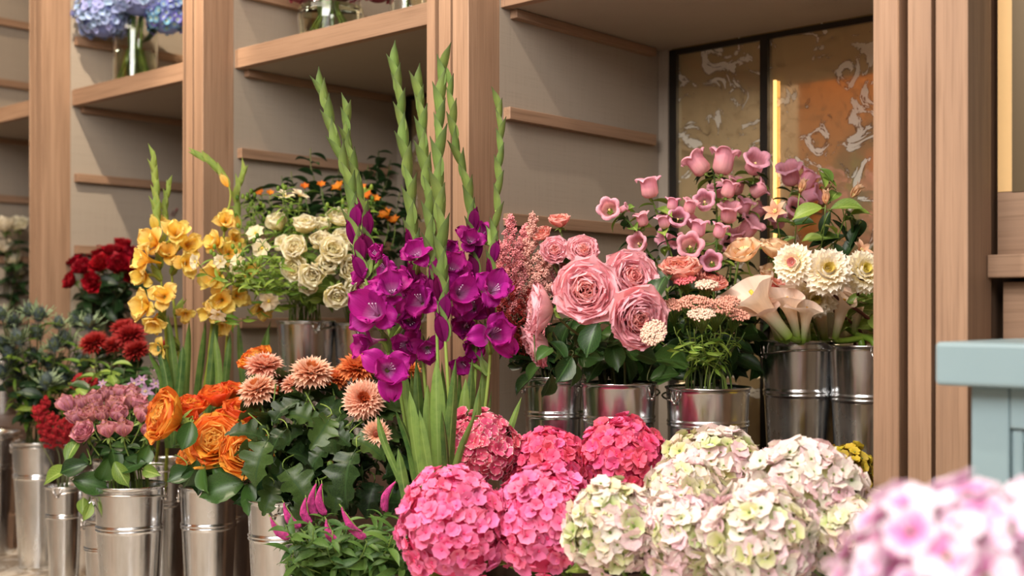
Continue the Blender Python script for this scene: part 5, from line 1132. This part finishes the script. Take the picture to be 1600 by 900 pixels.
def poppy_proto(seed):
    R = random.Random(seed); m = MB(); sub = []
    m.ball((0, 0, -.1), .16, None, 1, 8, 6); m.ball((0, 0, -.42), .12, None, 2)
    for k in range(26): a = k*2.4; m.tube([Vector((.08*math.cos(a), .08*math.sin(a), -.2)), Vector((.26*math.cos(a), .26*math.sin(a), .12))], .012, .02, 4, 1)
    for k in range(8):
        inn = k % 2
        g = petal_grid((.95 if inn else 1.08)*R.uniform(.95, 1.05), (.60 if inn else .66), (62 if inn else 78)+R.uniform(-6, 6), -62+R.uniform(-8, 8), 1, .45, .06, 3, .5, 4, .45, 8, 9, tip=R.uniform(10, 50), seed=seed*9+k, notch=.03)
        mm = MB(); mm.grid(g[0], g[1]); sub.append(('petal', mm.mesh('petal', PPo), RZ(k*PI/4+R.uniform(-.1, .1)) @ T(Vector((0, 0, -.42+.05*inn))), 0))
    return [('bloom', m.mesh('bloom', [PPo, STY, STEMG]), Matrix(), None)]+sub
PP = [poppy_proto(80+k) for k in range(2)]
for (px, py, F, d, face, ph) in [(1162, 394, 2.52, 70, (-.4, .5, .8), 'peach cup-shaped poppy left of the dahlias'), (1212, 390, 2.62, 66, (.1, .4, 1), 'peach poppy behind the calla lilies'), (1225, 420, 2.68, 50, (.1, .5, .9), 'low peach poppy between callas and dahlias'), (1205, 425, 2.7, 46, (-.2, .5, .8), 'small peach poppy just above the calla trumpets')]:
    r = place_bloom('poppy', 'flower', PP[px % 2], px, py, F, d, face, 'calla', None, None, .55, .0025, None, 0, .05, STEMG, .4, label=ph); r['group'] = 'peach poppies'
DHo = petal_mat('dahlia_petal', (252, 236, 180), (254, 246, 222), (255, 248, 238), vein=.05, rnd_v=.05, trans=.3)
DHy = petal_mat('dahlia_heart', (226, 206, 80), (240, 226, 120), (246, 232, 150), vein=.05, trans=.3); DHp = petal_mat('dahlia_blush', (240, 170, 160), (246, 184, 176), (250, 214, 206), vein=.05, trans=.3)
drows = [(8, .28, 5, -20, 1), (12, .42, 16, -18, 1), (16, .62, 30, -18, 1), (18, .78, 46, -18, 0), (20, .90, 62, -16, 0), (22, .98, 80, -14, 0), (22, 1.0, 98, -12, 0), (20, .98, 116, -8, 0), (16, .9, 132, 0, 0)]
DH = [daisy_proto([DHo, DHy], drows, 1, W=.17, cup=.45, core=.5, c=.45), daisy_proto([DHo, DHp], drows, 2, W=.17, cup=.45, core=.5, c=.45)]
for (px, py, F, d, face, k, ph) in [(1240, 412, 2.50, 62, (-.6, 1, .2), 1, 'cream dahlia with blush pink heart'), (1293, 424, 2.48, 74, (-.1, 1, .35), 0, 'large cream dahlia with yellow heart'), (1350, 424, 2.52, 66, (.1, 1, .35), 0, 'cream dahlia half hidden by the right pilaster'), (1276, 462, 2.58, 70, (-.2, .6, -.3), 0, 'drooping cream dahlia below the large one')]:
    r = place_bloom('dahlia', 'flower', DH[k], px, py, F, d*1.12, face, 'dahlia', None, None, .5, .0038, LIGHTL, 3, .06, STEMP, .3, label=ph, t0=.5, t1=.8); r['group'] = 'cream dahlias'; RDH = r
CSm = petal_mat('blush_star_petal', (224, 160, 120), (240, 190, 150), (246, 206, 176), vein=.12, trans=.3)
SP = [star(CSm, STY, 3, 6, 60, 10, .24), star(CSm, STY, 4, 5, 14, 10, .26)]
for (px, py, F, d, face, k, ph) in [(1212, 332, 2.6, 38, (-.5, .8, .4), 0, 'blush star-shaped clematis flower left of the leaves'), (1250, 300, 2.66, 40, (.3, .3, 1), 1, 'half open blush clematis before the shaded bells'), (1290, 318, 2.6, 40, (0, .2, 1), 1, 'upright cream clematis bud'), (1330, 308, 2.62, 44, (.6, .2, .8), 1, 'striped peach clematis bud leaning right'), (1345, 392, 2.6, 34, (.3, .8, .5), 0, 'blush clematis above the hidden dahlia')]:
    r = place_bloom('clematis', 'flower', SP[k], px, py, F, d, face, 'bells2', None, None, .62, .0016, LIGHTL, 4, .05, STEMG, .1, label=ph, t0=.03, t1=.4); r['group'] = 'blush clematis'; RC = r
for (px, py, s, a) in [(1262, 332, 56, 200), (1322, 330, 56, 350), (1255, 345, 40, 170), (1330, 345, 46, 300), (1298, 268, 40, 95), (1290, 278, 36, 84), (1304, 278, 34, 100), (1276, 385, 30, 210), (1345, 330, 40, 20), (1215, 372, 36, 190), (1320, 360, 60, 320), (1290, 350, 50, 250), (1340, 370, 50, 260), (1300, 375, 50, 200), (1305, 300, 40, 60), (1345, 350, 50, 80), (1310, 400, 50, 290), (1330, 385, 50, 240)]:
    leaf_at(RC, (ROSEL if py % 2 else LIGHTL) if py < 350 else DARKL, px, py, 2.6+(.06 if py > 340 else 0), s*.92, a, .45, (px-8, py+16, 2.66))

for i in range(22):
    px = rnd.uniform(545, 660) if i < 15 else rnd.uniform(395, 540); py = rnd.uniform(640, 800) if i < 15 else rnd.uniform(700, 780); F = rnd.uniform(2.5, 2.66)
    c = at(px, py, F); r = thing('leafy_branch', c, None, 'foliage'); p = stem(r, c, D(.1, 0, 1), 'mum' if px < 600 else 'pglad', .002, STEMD)
    leaves(r, p, MUML+DARKL, 12, .065, .0, .7, up=.2); queue('dark branches behind the veronica', r, px, 'dark leafy branch between chrysanthemum leaves and gladiolus stems')
for k in range(16):
    x0 = 664+k*4; x1 = x0+rnd.uniform(-40, 46)+(k-8)*3
    sword(glads[k % 7], [(x0, 840), ((x0+x1)/2+rnd.uniform(-8, 8), 710), (x1, rnd.uniform(560, 640))], rnd.uniform(2.42, 2.52), rnd.uniform(.008, .013), GLADLEAF)
# ================================================================== VERONICA
VE = plain('veronica_magenta', (186, 56, 130), .6, noise=.5, nscale=150)
VL = leaf_mat('veronica_leaf', (40, 78, 34), (96, 128, 58), None, .5, .25)
VERL = [leaf_mesh('narrow_leaf', VL, 1, .13, 20+20*k, 50, .4, .7, 1.6, .9, nu=2, nv=6, seed=k) for k in range(3)]
for (x1, y1, x0, y0, F) in [(423, 808, 453, 841, 2.26), (444, 786, 468, 824, 2.28), (478, 778, 484, 818, 2.30), (494, 756, 492, 806, 2.32), (503, 756, 507, 804, 2.30), (510, 812, 528, 848, 2.22), (534, 793, 570, 841, 2.20), (618, 753, 601, 798, 2.26), (640, 790, 634, 830, 2.3)]:
    plume('veronica', 'flower', x0, y0, x1, y1, F, 12, VE, 'veronica', 'magenta veronica spike with green tip', 'veronica spikes', 800, .0013, STEMG, branch=False, nl=0)
for _, r, _ in LQ['veronica spikes']:
    st = [ch for ch in r.children if ch.name.startswith('stem')][0]
    vs = [st.matrix_basis @ v.co for v in st.data.vertices][::6]; pts = [r.matrix_basis @ v for v in vs]
    leaves(r, pts, VERL, 20, .04, .02, .8, up=.6)
for i in range(46):
    px = 445+i*4.4; py = rnd.uniform(818, 880); F = rnd.uniform(2.16, 2.34); c = at(px, py, F); r = thing('veronica', c, None, 'foliage'); p = stem(r, c, D(rnd.uniform(-.4, .4), .2, 1), 'veronica', .0016, STEMG)
    leaves(r, p, VERL, 16, .05, .0, .9, up=.7); queue('flowerless veronica shoots', r, px, 'green leafy veronica shoot without flowers, at the bottom edge')

# ================================================================== VASES ON THE UPPER SHELF
def vase(px, Y, r, H, shape, lab, wl=.5):
    x = planeX(px, Y); F = -.6664*x+.7455*Y; t = thing('glass_vase', (x, Y, ZS1+.001), lab, 'vase', 'glass vases on the upper shelves')
    prof = [(r*a, H*b) for a, b in shape]; wall = .003
    inner = [(max(.001, q-wall), max(z, .008)) for q, z in reversed(prof)]
    m = MB(); m.lathe([(.001, 0)]+prof+inner+[(.001, .008)], 36); part('vessel', m.mesh('vessel', GLASS), t)
    wp = [(max(.001, q-wall-.0004), z) for q, z in prof if .012 < z < H*wl]
    m = MB(); m.lathe([(.001, .0085), (wp[0][0], .0085)]+wp+[(wp[-1][0], H*wl), (.001, H*wl)], 36); part('water', m.mesh('water', WATER), t)
    BK['vase%d' % px] = (Vector((x, Y, ZS1+.01)), r*.75, H); return F
cyl = [(.9, 0), (.98, .03), (1, .1), (1, .3), (1, .5), (1, .75), (.98, .85), (.82, .95), (.72, .98), (.76, 1.0)]
bowl = [(.6, 0), (.8, .05), (.95, .2), (1, .4), (.99, .5), (.95, .6), (.85, .75), (.8, .9), (.84, 1)]
F1 = vase(211, 2.14, .073, .235, cyl, 'clear glass vase of green stems under the blue hydrangeas')
F2 = vase(517, 2.17, .094, .18, bowl, 'round glass bowl vase under the pink hydrangeas on the middle shelf', .6)
F3 = vase(636, 2.30, .05, .16, cyl, 'small glass vase on the right of the middle shelf')
F0 = vase(16, 2.30, .06, .16, cyl, 'glass vase of beige hydrangeas in the far left bay')
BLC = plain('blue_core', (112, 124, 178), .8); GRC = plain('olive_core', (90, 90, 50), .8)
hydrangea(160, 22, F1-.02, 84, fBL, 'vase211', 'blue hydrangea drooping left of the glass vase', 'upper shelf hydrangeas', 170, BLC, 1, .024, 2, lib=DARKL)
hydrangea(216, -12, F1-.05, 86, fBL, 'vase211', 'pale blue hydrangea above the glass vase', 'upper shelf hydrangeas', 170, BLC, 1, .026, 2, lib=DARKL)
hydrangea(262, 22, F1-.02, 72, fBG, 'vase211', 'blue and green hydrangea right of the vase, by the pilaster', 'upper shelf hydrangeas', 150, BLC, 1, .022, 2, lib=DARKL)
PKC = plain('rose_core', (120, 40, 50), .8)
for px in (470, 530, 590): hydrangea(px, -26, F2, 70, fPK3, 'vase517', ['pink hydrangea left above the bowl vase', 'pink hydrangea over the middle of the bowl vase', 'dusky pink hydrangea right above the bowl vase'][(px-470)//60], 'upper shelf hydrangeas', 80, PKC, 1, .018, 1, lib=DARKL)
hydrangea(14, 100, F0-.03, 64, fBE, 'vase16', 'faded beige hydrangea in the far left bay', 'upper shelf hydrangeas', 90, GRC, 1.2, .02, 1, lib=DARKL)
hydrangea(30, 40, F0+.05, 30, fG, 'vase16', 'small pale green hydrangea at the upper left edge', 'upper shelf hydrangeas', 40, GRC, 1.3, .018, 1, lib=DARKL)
for key, n in (('vase211', 9), ('vase517', 12), ('vase636', 5), ('vase16', 5)):
    c, r, h = BK[key]
    for k in range(n):
        a = k*2.4; b = c+Vector((math.cos(a)*r*.85, math.sin(a)*r*.85, .004)); t = c+Vector((-math.cos(a)*r*.5, -math.sin(a)*r*.5, h+.01))
        m = MB(); m.tube(bez(b, b.lerp(t, .3), b.lerp(t, .7), t, 5), .0035, .003, 6)
        o = part('flower_stem', m.mesh('flower_stem', LIGHTLEAF)); o['category'] = 'stem'; q = c.lerp(b, 1)
        queue('stems in the glass vase '+dict(vase211='under the blue hydrangeas', vase517='shaped like a bowl', vase636='right on the middle shelf', vase16='at the far left')[key], o,
              (b.x*.7456+b.y*.6665)/(-b.x*.6664+b.y*.7455), 'green stem in the '+dict(vase211='vase below the blue hydrangeas', vase517='round bowl vase', vase636='small vase on the middle shelf', vase16='far left vase')[key])

# ------------------------------------------------------------------ labels of the bunches, by their order from the left
for g, items in LQ.items():
    items.sort(key=lambda q: q[0]); n = len(items); phs = [i[2] for i in items]
    for k, (px, root, ph) in enumerate(items):
        if phs.count(ph) == 1: root['label'] = ph
        else:
            same = [i for i, q in enumerate(phs) if q == ph]; j = same.index(k); m_ = len(same)
            if j == 0: sfx = 'leftmost of its kind'
            elif j == m_-1: sfx = 'rightmost of its kind'
            elif j < m_/2: sfx = (ORD[j]+' from left') if j < len(ORD) else 'number %d from left' % (j+1)
            else: sfx = (ORD[m_-1-j]+' from right')
            root['label'] = ph+', '+sfx
